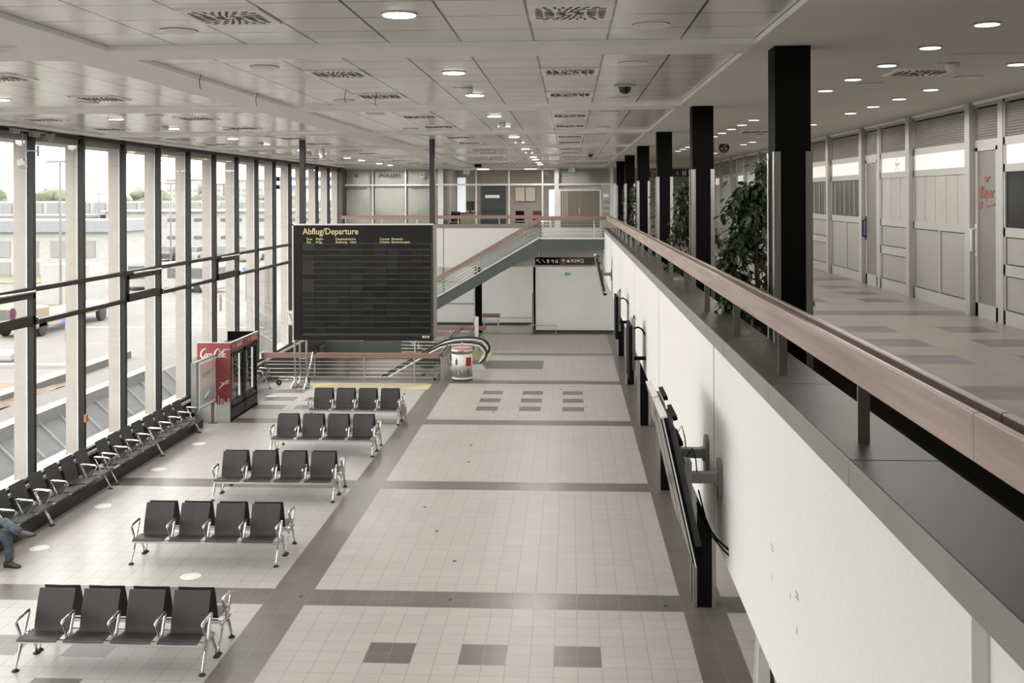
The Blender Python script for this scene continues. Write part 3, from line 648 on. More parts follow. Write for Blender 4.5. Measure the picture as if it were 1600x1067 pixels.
def shops():
    def F(b, y0, y1, z0, z1, x0=XS, x1=XS + 0.06, mi=0):      # helper in slope space
        return b.box(x0, x1, y0, y1, z0, z1, mi)
    nd = 2; nb = 0
    def bay(y0, y1, mid, lower, logo=False, glow=True):
        nonlocal nb; nb += 1
        e = empty('wall_right' if nb == 1 else 'wall_right', (XS, y0, MZ), kind='structure')
        b = MB()
        for z0, z1 in ((4.13, 4.33), (5.28, 5.40), (6.12, 6.22), (6.47, 6.57), (7.02, 7.11)): F(b, y0, y1, z0, z1)
        F(b, y0, y0 + 0.05, 4.13, 7.11); F(b, y1 - 0.05, y1, 4.13, 7.11)
        if lower == 2: F(b, y0, y1, 4.78, 4.92)
        else:
            ym = (y0 + y1) / 2; F(b, ym - 0.03, ym + 0.03, 4.33, 5.28)
        b.build('frame', shop_metal, e, slope=True)
        b = MB(); z = 6.585
        while z < 7.0:
            b.obox((XS + 0.035, (y0 + y1) / 2, z), (0.016, 0, -0.0135), (0, (y1 - y0) / 2 - 0.05, 0), (0.002, 0, 0.003)); z += 0.036
        b.build('louvre', louvre_m, e, slope=True)
        b = MB(); F(b, y0, y1, 6.57, 7.02, XS + 0.07, XS + 0.09); b.build('louvre_backing', dark_gap, e, slope=True)
        b = MB(); F(b, y0 + 0.05, y1 - 0.05, 6.22, 6.47, XS + 0.02, XS + 0.03); b.build('light_panel', milk if glow else white_pl, e, slope=True)
        b = MB(); 
        ps = [(y0 + 0.05, y1 - 0.05, 4.33, 4.78), (y0 + 0.05, y1 - 0.05, 4.92, 5.28)] if lower == 2 else [(y0 + 0.05, (y0 + y1) / 2 - 0.03, 4.33, 5.28), ((y0 + y1) / 2 + 0.03, y1 - 0.05, 4.33, 5.28)]
        F(b, y0 + 0.05, y1 - 0.05, 4.33, 5.28, XS + 0.045, XS + 0.05); b.build('panel_seam', dark_gap, e, slope=True)
        for (pa, pb_, pz0, pz1) in ps:
            b = MB(); F(b, pa + 0.014, pb_ - 0.014, pz0 + 0.014, pz1 - 0.014, XS + 0.02, XS + 0.035); b.build('lower_panel', shop_panel, e, slope=True)
        if mid == 'dark':
            b = MB(); F(b, y0 + 0.05, y1 - 0.05, 5.40, 6.12, XS + 0.02, XS + 0.03); b.build('pane', screen, e, slope=True)
        elif mid == 'shutter':
            b = MB(); F(b, y0 + 0.05, y1 - 0.05, 5.40, 6.12, XS + 0.02, XS + 0.025); b.build('pane', mat('grey_window', (0.10, 0.10, 0.095), 0.15), e, slope=True)
            b = MB(); n = 6
            for k in range(n):
                y = y0 + 0.1 + (y1 - y0 - 0.2) * (k + 0.3) / n; b.box(XS + 0.012, XS + 0.02, y, y + 0.06 + 0.05 * (k % 2), 5.42, 6.1)
            b.build('inner_blind', mat('grey_blind', (0.20, 0.20, 0.185), 0.7), e, slope=True)
        else:
            n = 3 if y1 - y0 < 1.8 else 5; b = MB()
            for k in range(n):
                a = y0 + 0.05 + (y1 - y0 - 0.1) * k / n; c = y0 + 0.05 + (y1 - y0 - 0.1) * (k + 1) / n
                b.box(XS + 0.02, XS + 0.035, a + 0.008, c - 0.008, 5.40, 6.12)
            b.build('mid_panel', mat('mid_panel_cream', (0.44, 0.425, 0.385), 0.4), e, slope=True)
            b = MB(); F(b, y0, y1, 5.4, 6.12, XS + 0.04, XS + 0.05); b.build('seam', dark_gap, e, slope=True)
        if logo:
            yy = y0 + 0.62; logo_red((XS + 0.012, yy + 0.18, 6.26 + up(yy)), (0, -1, 0), (0, 0, 1), 0.25, e)
    def door(y0, y1, hand, logo=False):
        nonlocal nd; nd += 1
        e = empty('door_%d' % nd, (XS, (y0 + y1) / 2, MZ), kind='structure')
        b = MB(); F(b, y0, y0 + 0.09, 4.14, 6.47); F(b, y1 - 0.09, y1, 4.14, 6.47); F(b, y0, y1, 4.14, 4.34); F(b, y0, y1, 6.42, 6.50); b.build('door_leaf', shop_metal, e, slope=True)
        b = MB(); F(b, y0 + 0.09, y1 - 0.09, 4.34, 6.42, XS + 0.02, XS + 0.03); b.build('door_pane', mat('frosted_door', (0.21, 0.20, 0.175), 0.35), e, slope=True)
        b = MB(); z = 6.585
        while z < 7.0:
            b.obox((XS + 0.035, (y0 + y1) / 2, z), (0.016, 0, -0.0135), (0, (y1 - y0) / 2 - 0.02, 0), (0.002, 0, 0.003)); z += 0.036
        b.build('louvre', louvre_m, e, slope=True)
        b = MB(); F(b, y0, y1, 6.57, 7.02, XS + 0.07, XS + 0.09); b.build('louvre_backing', dark_gap, e, slope=True)
        b = MB(); F(b, y0, y1, 6.50, 6.57); F(b, y0, y1, 7.02, 7.11); b.build('frame', shop_metal, e, slope=True)
        b = MB(); yh = y1 - 0.05
        b.tube([(XS - 0.02, yh, 5.05), (XS - 0.07, yh, 5.05), (XS - 0.07, yh, 5.35), (XS - 0.02, yh, 5.35)], 0.02, 6); b.box(XS - 0.012, XS, yh - 0.03, yh + 0.03, 4.98, 5.42)
        b.build('door_handle', hand, e, slope=True)
        if logo: logo_red((XS + 0.012, y1 - 0.10, 5.66 + up(y1)), (0, -1, 0), (0, 0, 1), 0.54, e)
    per = 5.33
    for k in range(-3, 6):
        A = 14.8 + per * k; B = 17.37 + per * k; C = 20.12 + per * k
        for yy in (A, B):
            if yy > YF: continue
            b = MB(); b.box(XS - 0.07, XS + 0.06, yy - 0.09, yy + 0.09, 4.13, 7.11); b.build('trim_8', shop_metal, slope=True, kind='structure')
        if B < YF + 2: bay(A + 0.09, B - 0.09, {0: 'panel', 1: 'shutter'}.get(k, 'panel'), 1, glow=(k < 3))
        if C < YF + 3:
            bay(B + 0.09, C - 1.04, {-1: 'dark', 0: 'panel', 1: 'shutter'}.get(k, 'panel'), 2, logo=(k == 0))
            b = MB(); b.box(XS - 0.01, XS + 0.06, C - 1.04, C - 0.88, 4.13, 7.11); b.build('trim_8', shop_metal, slope=True, kind='structure')
            door(C - 0.88, C - 0.1, mat('blue_handle', (0.02, 0.03, 0.12), 0.5) if k == 0 else white_pl, logo=(k == -1))
    b = MB(); b.box(XS - 0.02, XS + 0.05, YB, YF + 3, 7.10 - 0.035, 7.10 + 0.02); b.build('trim_9', mat('shop_top_strip', (0.88, 0.87, 0.82), 0.5), slope=True, kind='structure')
    b = MB(); b.box(XS + 0.1, XS + 0.2, YB, 50, 4.1, 7.12); b.build('wall_shop_back', dark_gap, slope=True, kind='structure')
shops()
# end of the corridor
e = empty('wall_corridor_end', (3.7, 48.0, 4.3), kind='structure')
b = MB(); b.box(1.9, 5.7, 48.0, 48.1, 4.2, 7.5); b.build('wall_panel', mat('corridor_end', (0.36, 0.34, 0.31), 0.7), e)
b = MB(); b.box(1.9, 5.6, 47.94, 48.0, 6.35, 6.45); b.box(1.9, 5.6, 47.94, 48.0, 6.1, 6.16); b.box(3.0, 3.06, 47.94, 48.0, 4.3, 6.4); b.box(4.3, 4.36, 47.94, 48.0, 4.3, 6.4); b.box(1.9, 5.6, 47.94, 48, 4.3, 4.9); b.build('frame', shop_metal, e)
e = empty('door_20', (2.06, 45.2, 4.3), kind='structure')
b = MB(); b.box(1.90, 2.42, 45.25, 45.32, 4.3, 6.5); b.build('door_leaf', white_wall, e); b = MB(); b.box(1.95, 2.1, 45.15, 45.2, 5.2, 5.24); b.box(2.2, 2.3, 45.15, 45.25, 5.1, 5.4); b.build('door_handle', steel, e)
# ================================================================== hanging signs
def pict(mb, kind, cx, cz, s, y, mi):
    def q(x0, x1, z0, z1): mb.box(cx + x0 * s, cx + x1 * s, y - 0.004, y, cz + z0 * s, cz + z1 * s, mi)
    O = (cx, y, cz); U = (1, 0, 0); V = (0, 0, 1); N = (0, -1, 0)
    if kind == 'up': mb.ribbon([(0, -0.45 * s), (0, 0.4 * s)], 0.13 * s, O, U, V, N, mi); mb.ribbon([(-0.36 * s, 0.05 * s), (0, 0.42 * s), (0.36 * s, 0.05 * s)], 0.13 * s, O, U, V, N, mi)
    if kind == 'upleft': mb.ribbon([(0.38 * s, -0.4 * s), (-0.3 * s, 0.32 * s)], 0.13 * s, O, U, V, N, mi); mb.ribbon([(-0.36 * s, -0.1 * s), (-0.36 * s, 0.38 * s), (0.12 * s, 0.38 * s)], 0.12 * s, O, U, V, N, mi)
    if kind == 'stair': mb.ribbon([(-0.4 * s, 0.3 * s), (-0.2 * s, 0.3 * s), (0.25 * s, -0.25 * s), (0.42 * s, -0.25 * s)], 0.12 * s, O, U, V, N, mi)
    if kind == 'cup':
        q(-0.25, 0.25, -0.05, 0.35); q(-0.15, 0.15, -0.2, -0.05); q(-0.35, 0.35, -0.4, -0.3)
    if kind == 'bag': q(-0.3, 0.1, 0.1, 0.3); q(0.1, 0.3, -0.4, 0.3); q(-0.25, 0.0, -0.1, 0.0)
    if kind == 'wc':
        for dx in (-0.18, 0.18): q(dx - 0.1, dx + 0.1, -0.42, 0.2); mb.disc((cx + dx * s, y - 0.004, cz + 0.32 * s), 0.1 * s, 8, mi, 0.001); q(dx - 0.07, dx + 0.07, 0.25, 0.4)
    if kind == 'car': q(-0.42, 0.42, -0.3, 0.08); q(-0.26, 0.26, 0.08, 0.35)
    if kind == 'chairw': q(-0.08, 0.08, 0.25, 0.4); q(-0.08, 0.05, -0.1, 0.22); mb.ribbon([(0.25 * s * math.cos(a), -0.18 * s + 0.22 * s * math.sin(a)) for a in [k * PI / 6 for k in range(13)]], 0.06 * s, O, U, V, N, mi)
def hang_sign(x0, x1, z0, z1, y, label, items, dark_to=None, ceil=None):
    e = empty('hanging_sign', ((x0 + x1) / 2, y, z0), label, 'sign')
    b = MB(); b.box(x0, x1, y, y + 0.08, z0, z1, 0)
    if dark_to: b.box(x0, dark_to, y - 0.003, y + 0.001, z0 + 0.001, z1 - 0.001, 1)
    b.build('sign_board', [maroon if dark_to or dark_to == 0 else signred, black], e)
    b = MB(); h = z1 - z0
    for it in items:
        if it[0] != 'txt': pict(b, it[0], it[1], (z0 + z1) / 2, h * it[2], y - 0.006, 0)
    if b.v: b.build('pictogram', signwhite, e)
    for it in items:
        if it[0] == 'txt': text(it[1], (it[2], y - 0.006, it[4]), (1, 0, 0), (0, 0, 1), it[5], it[3], signwhite, parent=e, bold=0.01)
    if ceil:
        b = MB()
        for x in (x0 + 0.2, x1 - 0.2): b.cyl((x, y + 0.04, z1), (x, y + 0.04, ceil), 0.012, 6)
        b.build('hanging_rod', steel, e)
    return e
hang_sign(-1.405, 0.996, 3.168, 3.479, 42.0, 'long maroon and black sign with KMQ hanging under the landing', [('upleft', -1.27, 0.6), ('stair', -1.07, 0.55), ('cup', -0.88, 0.55), ('bag', -0.70, 0.55), ('wc', -0.53, 0.55), ('up', -0.26, 0.65), ('car', -0.06, 0.5), ('txt', 'KMQ', 0.06, 0.50, 3.25, 0.16)], dark_to=-0.42, ceil=3.75)
hang_sign(2.6, 3.33, 6.66, 6.97, 40.0, 'red corridor sign with white lettering between the columns', [('txt', 'Check-in', 3.09, 0.40, 6.83, 0.10), ('txt', '01-', 3.12, 0.17, 6.70, 0.09)], ceil=7.23)
hang_sign(3.85, 4.6, 6.66, 6.97, 40.0, 'dark maroon corridor sign with toilet and wheelchair symbols', [('chairw', 4.12, 0.6), ('wc', 4.38, 0.75)], dark_to=0, ceil=7.23)
b = MB(); b.box(3.3, 3.9, 40.0, 40.05, 6.6, 6.72); tag(b.build('hanging_sign', black, loc=(3.6, 40, 6.6)), 'small black backing board between the two corridor signs', 'sign')
# round no smoking sign
e = empty('no_smoking_sign', (3.83, 26, 6.96), 'round maroon no smoking sign hanging over the corridor', 'sign')
b = MB(); b.cyl((3.83, 26.0, 7.07), (3.83, 26.02, 7.07), 0.135, 28); b.build('sign_disc', maroon, e)
b = MB(); b.box(3.75, 3.81, 25.99, 26, 7.05, 7.07); b.box(3.85, 3.91, 25.99, 26, 7.05, 7.07); b.ribbon([(0, 0), (0.03, 0.04), (0.07, 0.07)], 0.012, (3.83, 26, 7.09), (1, 0, 0), (0, 0, 1), (0, -1, 0)); b.build('pictogram', signwhite, e)
b = MB(); b.cyl((3.83, 26.01, 7.2), (3.83, 26.01, 7.62), 0.006, 6); b.build('hanging_rod', steel, e)
def exit_sign(x, y, z, lb, w=0.24, h=0.15, dropto=None):
    e = empty('exit_sign', (x, y, z), lb, 'sign')
    b = MB(); b.box(x - w / 2, x + w / 2, y, y + 0.04, z, z + h); b.build('sign_box', white_pl, e)
    b = MB(); b.box(x - w * 0.42, x + w * 0.10, y - 0.005, y, z + h * 0.12, z + h * 0.88, 0); b.box(x + w * 0.24, x + w * 0.36, y - 0.005, y, z + h * 0.2, z + h * 0.8, 0)
    b.box(x - w * 0.2, x - w * 0.1, y - 0.008, y - 0.004, z + h * 0.3, z + h * 0.75, 1); b.build('pictogram', [exit_green, signwhite], e)
    if dropto:
        b = MB(); b.cyl((x - w * 0.3, y + 0.02, z + h), (x - w * 0.3, y + 0.02, dropto), 0.005, 6); b.cyl((x + w * 0.3, y + 0.02, z + h), (x + w * 0.3, y + 0.02, dropto), 0.005, 6); b.build('hanging_rod', steel, e)
exit_sign(-3.99, 40.0, 6.80, 'green and white exit sign hanging in front of the office glazing', dropto=7.26)
exit_sign(0.09, 40.0, 6.88, 'green and white exit sign hanging in front of the brown door', dropto=7.26)
exit_sign(-0.08, 43.5, 2.63, 'small green exit sign hanging below the KMQ sign', w=0.29, h=0.13, dropto=3.0)
# ================================================================== ceiling fittings
def ctop(y): return CT + up(y)
def downlight_proto(r, name='ceiling_light', watts=40.0, dm=None):
    e = empty(name, (0, 0, 0))
    ld = bpy.data.lights.new('downlight_lamp', 'SPOT'); ld.energy = watts; ld.spot_size = math.radians(176); ld.spot_blend = 0.15; ld.shadow_soft_size = 0.10; ld.color = (1.0, 0.965, 0.92)
    lo = bpy.data.objects.new('lamp', ld); COL.objects.link(lo); lo.parent = e; lo.location = (0, 0, -0.03)
    b = MB(); b.tube([(0, 0, 0.002), (0, 0, -0.012)], r * 1.15, 28); b.build('trim_ring', lamp_ring, e)
    b = MB(); b.tube([(0, 0, -0.010), (0, 0, -0.016)], r, 28); b.build('diffuser', dm or lamp_on, e)
    return e
dl = downlight_proto(0.115, watts=150.0); dl_fill = downlight_proto(0.115, watts=26.0, dm=mat('corridor_lens', (1, 1, 1), 0.5, emit=((1.0, 0.94, 0.85), 1.6))); dlc = downlight_proto(0.085, watts=24.0, dm=mat('corridor_lens', (1, 1, 1), 0.5, emit=((1.0, 0.94, 0.85), 1.6))); spk = empty('ceiling_speaker', (0, 0, 0))
b = MB(); b.tube([(0, 0, 0.002), (0, 0, -0.012)], [0.15, 0.14], 28); b.build('trim_ring', lamp_ring, spk)
b = MB(); b.tube([(0, 0, -0.010), (0, 0, -0.014)], 0.115, 28); b.build('cover', mat('speaker_cover', (0.78, 0.77, 0.74), 0.5), spk)
vent = empty('ceiling_vent', (0, 0, 0))
b = MB(); b.box(-0.30, 0.30, -0.30, 0.30, -0.014, 0.002); b.build('plate', mat('vent_plate', (0.90, 0.89, 0.86), 0.5), vent)
b = MB()
for ring, (n, r0, r1, w) in enumerate(((12, 0.035, 0.10, 0.007), (20, 0.115, 0.185, 0.0085), (28, 0.20, 0.255, 0.0085))):
    for k in range(n):
        a = 2 * PI * (k + 0.5 * ring) / n; c, s_ = math.cos(a), math.sin(a); tw = 0.35
        d = Vector((math.cos(a + tw), math.sin(a + tw), 0)); m_ = Vector((c, s_, 0)) * ((r0 + r1) / 2)
        ext = max(abs(c), abs(s_)); m_ = m_ / ext * (1.0 if ring < 2 else 0.98)
        b.obox(m_ + Vector((0, 0, -0.015)), d * ((r1 - r0) / 2), Vector((-d.y, d.x, 0)) * w, (0, 0, 0.0025))
b.build('slots', mat('vent_slot', (0.10, 0.095, 0.085), 0.9), vent)
smoke = empty('smoke_detector', (0, 0, 0))
b = MB(); b.tube([(0, 0, 0.0), (0, 0, -0.03), (0, 0, -0.075), (0, 0, -0.09)], [0.06, 0.075, 0.06, 0.02], 20); b.build('body', white_pl, smoke)
b = MB(); b.box(-0.16, -0.05, -0.03, 0.03, -0.012, 0.0); b.build('bracket', white_pl, smoke)
reg()
USED = set()
def place(proto, x, y, z, label, cat, group=None, rz=0.0):
    if proto.name in USED: o = copy_tree(proto)
    else: o = proto; USED.add(proto.name)
    o.location = (x, y, z); o.rotation_euler = (0, 0, rz); tag(o, label, cat, group); return o
cellY = lambda k: 9.4 + 6 * k
n = 0
for k in range(-1, 6):
    for j in (2, 6):
        y = cellY(k) + 0.617 * (j + 0.5)
        if y > YF - 0.3 or y < 6: continue
        place(dl, -1.22, y, ctop(y), 'lit round downlight in the long row over the hall centre, %s from the camera' % ORD[n], 'ceiling light', 'lit downlights in the row over the hall centre'); n += 1
n = 0
for k in range(0, 6):
    for j in (6,) if k == 0 else (2, 6):
        y = cellY(k) + 0.617 * (j + 0.5)
        if y > YF - 0.3: continue
        place(dl, -7.55, y, ctop(y), 'lit round downlight near the window wall, %s from the camera' % ORD[n], 'ceiling light', 'lit downlights near the window wall'); n += 1
for i, (x, y) in enumerate(((-8.5, 46.6), (-6.0, 46.6), (-3.5, 46.6), (-5.0, 43.9), (-0.9, 43.9), (0.6, 43.9))):  # extra downlights added to lift the lower far wall
    place(dl_fill, x, y, 3.598 + up(y), 'lit downlight under the far gallery slab, %s from the left' % ['first', 'second', 'third', 'fourth', 'fifth', 'sixth'][[0, 1, 3, 2, 4, 5][i]], 'ceiling light', 'downlights under the far gallery')
nv = 0
for x, nm, ks in ((0.01, 'right', range(-1, 6)), (-2.457, 'middle', range(-1, 6)), (-6.19, 'left of beam', range(0, 6)), (-8.80, 'nearest the windows', range(0, 6))):
    m_ = 0
    for k in ks:
        for j in (2, 6):
            y = cellY(k) + 0.617 * (j + 0.5)
            if y < 6 or y > YF - 0.4: continue
            place(vent, x, y, ctop(y), 'swirl air vent in the %s row, %s from the camera' % (nm, ORD[m_]), 'vent', 'swirl air vents in the main ceiling'); m_ += 1
for x, nm in ((-3.07, 'left of the middle vents'), (0.63, 'right of the vents'), (-6.65, 'beyond the long beam')):
    m_ = 0
    for k in range(-1, 5):
        for j in (1, 7):
            y = cellY(k) + 0.617 * (j + 0.5)
            if y < 7.6 or (x < -6 and k < 0): continue
            place(spk, x, y, ctop(y), 'unlit white round ceiling disc %s, %s from the camera' % (nm, ORD[m_]), 'ceiling disc', 'unlit round discs in the main ceiling'); m_ += 1
for i, (x, y) in enumerate(((-1.23, 12.5), (-1.2, 18.6), (-1.2, 24.7), (-1.2, 30.8), (-7.5, 18.9), (-7.5, 24.9), (-7.6, 31.7))):
    place(smoke, x, y, ctop(y), 'white smoke detector on the main ceiling, ' + ('%s beside the hall centre lights' % ORD[i] if i < 4 else '%s beside the window side lights' % ORD[i - 4]), 'smoke detector', 'smoke detectors on the main ceiling')
n = 0
for x, ys, nm in ((3.1, [7.89 + 1.22 * i for i in range(19)], 'left'), (4.35, [10.35, 12.77, 13.97, 15.15, 16.35, 18.93, 20.1, 22.6, 25.0, 26.25, 29.07, 31.5, 34], 'right')):
    for m_, y in enumerate(ys):
        if x < 4 and m_ in (7, 13): continue
        place(dlc, x, y, CE + up(y), 'lit round corridor downlight in the %s row over the mezzanine, %s from the camera' % (nm, ORD[m_]), 'ceiling light', 'lit corridor downlights over the mezzanine')
place(vent, 3.62, 10.95, CE + up(11), 'square swirl vent in the corridor ceiling near the smoke detector', 'vent')
place(vent, 3.7, 20.9, CE + up(20.9), 'farther square swirl vent in the corridor ceiling', 'vent')
place(smoke, 3.70, 10.25, CE + up(10.2), 'near white smoke detector on the corridor ceiling', 'smoke detector'); place(smoke, 3.95, 21.9, CE + up(22), 'far white smoke detector on the corridor ceiling', 'smoke detector')
place(spk, 3.45, 12.1, CE + up(12), 'unlit round disc in the corridor ceiling beyond the swirl vent', 'ceiling disc')
place(spk, 4.32, 11.5, CE + up(11.5), 'unlit round disc in the corridor ceiling between right row lights', 'ceiling disc')
b = MB(); b.box(3.45, 4.15, 9.55, 9.9, CE - 0.012 + up(9.7), CE + up(9.7)); b.box(3.43, 4.17, 9.53, 9.55, CE - 0.018 + up(9.7), CE + up(9.7)); tag(b.build('access_hatch', ceil_plain, loc=(3.8, 9.7, CE + up(9.7))), 'flush rectangular access hatch in the corridor ceiling', 'hatch')
for i, (x, y) in enumerate(((0.66, 12.4), (0.66, 32.6))):
    e = empty('dome_camera', (x, y, ctop(y)), ('near', 'far')[i] + ' black dome security camera on a white plate in the ceiling', 'security camera', None)
    b = MB(); b.tube([(x, y, ctop(y)), (x, y, ctop(y) - 0.025)], 0.13, 24); b.build('plate', white_pl, e)
    b = MB(); b.sphere((x, y, ctop(y) - 0.03), 0.08, 16, 10); b.build('dome', screen, e)
for i, (x, y) in enumerate(((-3.95, 10.9), (-3.95, 12.9), (-2.75, 12.6), (-2.45, 13.0))):
    b = MB(); b.tube([(x + 0.02, y, CT + up(y)), (x, y, CE - 0.02), (x, y + 0.02, CE - 0.09), (x + 0.015, y + 0.02, CE - 0.1)], 0.004, 5)
    tag(b.build('ceiling_hook', black, loc=(x, y, CE)), ('thin black wire hook hanging from the long ceiling beam, near one', 'thin black wire hook hanging from the long ceiling beam, far one', 'thin black wire hook hanging between the ceiling tiles, left one', 'thin black wire hook hanging between the ceiling tiles, right one')[i], 'hook')
# small cube speakers hanging far away
for i, (x, y) in enumerate(((-6.9, 26.9), (-6.35, 26.4), (-3.4, 38.5))):
    e = empty('hanging_speaker', (x, y, 6.95), ('small pale box hanging below the window side ceiling', 'small white cylinder fitting hanging beside the pale box', 'small black speaker hanging near the far glazing')[i], 'speaker')
    b = MB(); z = CE + up(y)
    if i == 1: b.cyl((x, y, z - 0.28), (x, y, z - 0.05), 0.07, 14)
    else: b.box(x - 0.13, x + 0.13, y - 0.06, y + 0.06, z - 0.2, z - 0.08)
    b.build('body', (white_pl, white_pl, black)[i] if i != 0 else grey_pl, e, bevel=0.01)
    b = MB(); b.cyl((x, y, z - 0.1), (x, y, z + 0.02), 0.01, 6); b.build('hanging_rod', steel, e)
# ================================================================== seating
def bench_proto(arm_mask=(1, 1, 1, 1, 1)):
    """seat faces -y; origin on the floor under the back line"""
    e = empty('tandem_bench', (0, 0, 0)); P = 0.5875; xs = [-1.175 + P * i for i in range(5)]
    b = MB(); b.box(-1.17, 1.17, -0.50, -0.47, 0.315, 0.37); b.box(-1.17, 1.17, -0.20, -0.16, 0.335, 0.385)
    for x in xs: b.box(x - 0.02, x + 0.02, -0.49, -0.14, 0.32, 0.36)
    b.build('beam', alu, e, bevel=0.004)
    for x in (xs[0], xs[-1]):
        b = MB()
        b.tube([(x, -0.33, 0.40), (x, -0.42, 0.28), (x, -0.55, 0.06), (x, -0.56, 0.015)], [0.024, 0.026, 0.018, 0.014], 8)
        b.tube([(x, -0.25, 0.38), (x, -0.18, 0.27), (x, -0.06, 0.10), (x, -0.05, 0.015)], [0.021, 0.021, 0.017, 0.014], 8)
        b.tube([(x, -0.37, 0.30), (x, -0.28, 0.33), (x, -0.2, 0.29)], 0.014, 8)
        L = b.build('leg', chrome, e)
        for yy in (-0.56, -0.05):
            b = MB(); b.tube([(x, yy, 0.0), (x, yy, 0.012), (x, yy, 0.03)], [0.045, 0.042, 0.015], 14); b.build('foot', rubber, L)
    for x, on in zip(xs, arm_mask):
        if not on: continue
        b = MB(); b.tube([(x, -0.42, 0.36), (x, -0.47, 0.46), (x, -0.535, 0.575), (x, -0.545, 0.60), (x, -0.52, 0.618), (x, -0.27, 0.635), (x, -0.235, 0.628), (x, -0.235, 0.60), (x, -0.30, 0.48), (x, -0.36, 0.36)],
                         [0.017, 0.018, 0.020, 0.023, 0.023, 0.023, 0.021, 0.02, 0.02, 0.018], 8)
        b.build('armrest', chrome, e)
    for i in range(4):
        c = (xs[i] + xs[i + 1]) / 2
        # profile of the one-piece shell: front lip -> seat -> bend -> back top
        prof = [(-0.62, 0.392, 0.255), (-0.595, 0.408, 0.255), (-0.52, 0.414, 0.255), (-0.46, 0.405, 0.250), (-0.41, 0.395, 0.226), (-0.33, 0.382, 0.224), (-0.265, 0.380, 0.226), (-0.225, 0.40, 0.230), (-0.205, 0.45, 0.233), (-0.17, 0.56, 0.236), (-0.12, 0.70, 0.238), (-0.075, 0.82, 0.238), (-0.062, 0.850, 0.235)]
        t = 0.014; top = []; n = len(prof); mb = MB(); vs = []
        for j, (y, z, hw) in enumerate(prof):
            a = prof[max(j - 1, 0)]; d = prof[min(j + 1, n - 1)]; ty, tz = d[0] - a[0], d[1] - a[1]; q = math.hypot(ty, tz); ny, nz = tz / q, -ty / q
            crown = 0.006
            for s_, h_ in ((-1, 1), (0, 1), (1, 1), (1, -1), (0, -1), (-1, -1)):
                k = (t / 2) * h_; sag = (crown if s_ == 0 else 0)
                vs.append((c + s_ * hw, y - ny * k + ny * sag, z - nz * k + nz * sag))
        fs = []
        for j in range(n - 1):
            for k in range(6): fs.append((j * 6 + k, j * 6 + (k + 1) % 6, (j + 1) * 6 + (k + 1) % 6, (j + 1) * 6 + k))
        fs.append(tuple(range(6))[::-1]); fs.append(tuple((n - 1) * 6 + k for k in range(6)))
        mb.add(vs, fs); mb.build('seat_shell', shell, e, bevel=0.004, segs=1)
    return e
bench = bench_proto(); bench_gap = bench_proto((1, 1, 0, 1, 1)); reg()
rows = [(-5.68, 13.02), (-5.84, 16.78), (-5.74, 20.28), (-5.65, 23.82), (-5.61, 27.12)]
rn = ['first row nearest the camera', 'second row', 'third row', 'fourth row', 'fifth and farthest row']
for i, (x, y) in enumerate(rows):
    place(bench, x, y, 0, 'black four seat bench facing the camera in the %s' % rn[i], 'bench', 'free standing back to back benches')
    place(bench, x, y - 0.012, 0, 'black four seat bench facing away, back to back in the %s' % rn[i], 'bench', 'free standing back to back benches', rz=PI)
wb = [(16.90, 'black bench along the window wall on which the person sits', bench), (19.285, 'black window bench lacking its middle armrest, second from the camera', bench_gap), (21.955, 'black window bench, third from the camera, opposite the third bench row', bench),
      (24.345, 'black window bench ending beside the poster stand', bench), (30.45, 'black window bench half hidden behind the drinks fridges', bench)]
for y, lb, pr in wb: place(pr, -9.83, y, 0, lb, 'bench', 'benches along the window wall', rz=PI / 2)
# plinth heater under the window benches
b = MB(); b.box(-9.97, -9.42, 14.9, 26.2, 0.0, 0.20); tag(b.build('heater_plinth', mat('heater_dark', (0.02, 0.019, 0.018), 0.55), loc=(-9.7, 20, 0)), 'long low dark heater plinth under the window benches', 'heater')
# paper bag hanging on last bench
b = MB(); b.prism([(-4.48, 0.12), (-4.34, 0.10), (-4.32, 0.34), (-4.40, 0.46), (-4.47, 0.36)], 'y', 27.15, 27.3); tag(b.build('paper_bag', mat('pale_pink_paper', (0.62, 0.50, 0.45), 0.8), loc=(-4.4, 27.2, 0.1)), 'small pale bag hanging between the legs of the farthest bench row', 'bag')
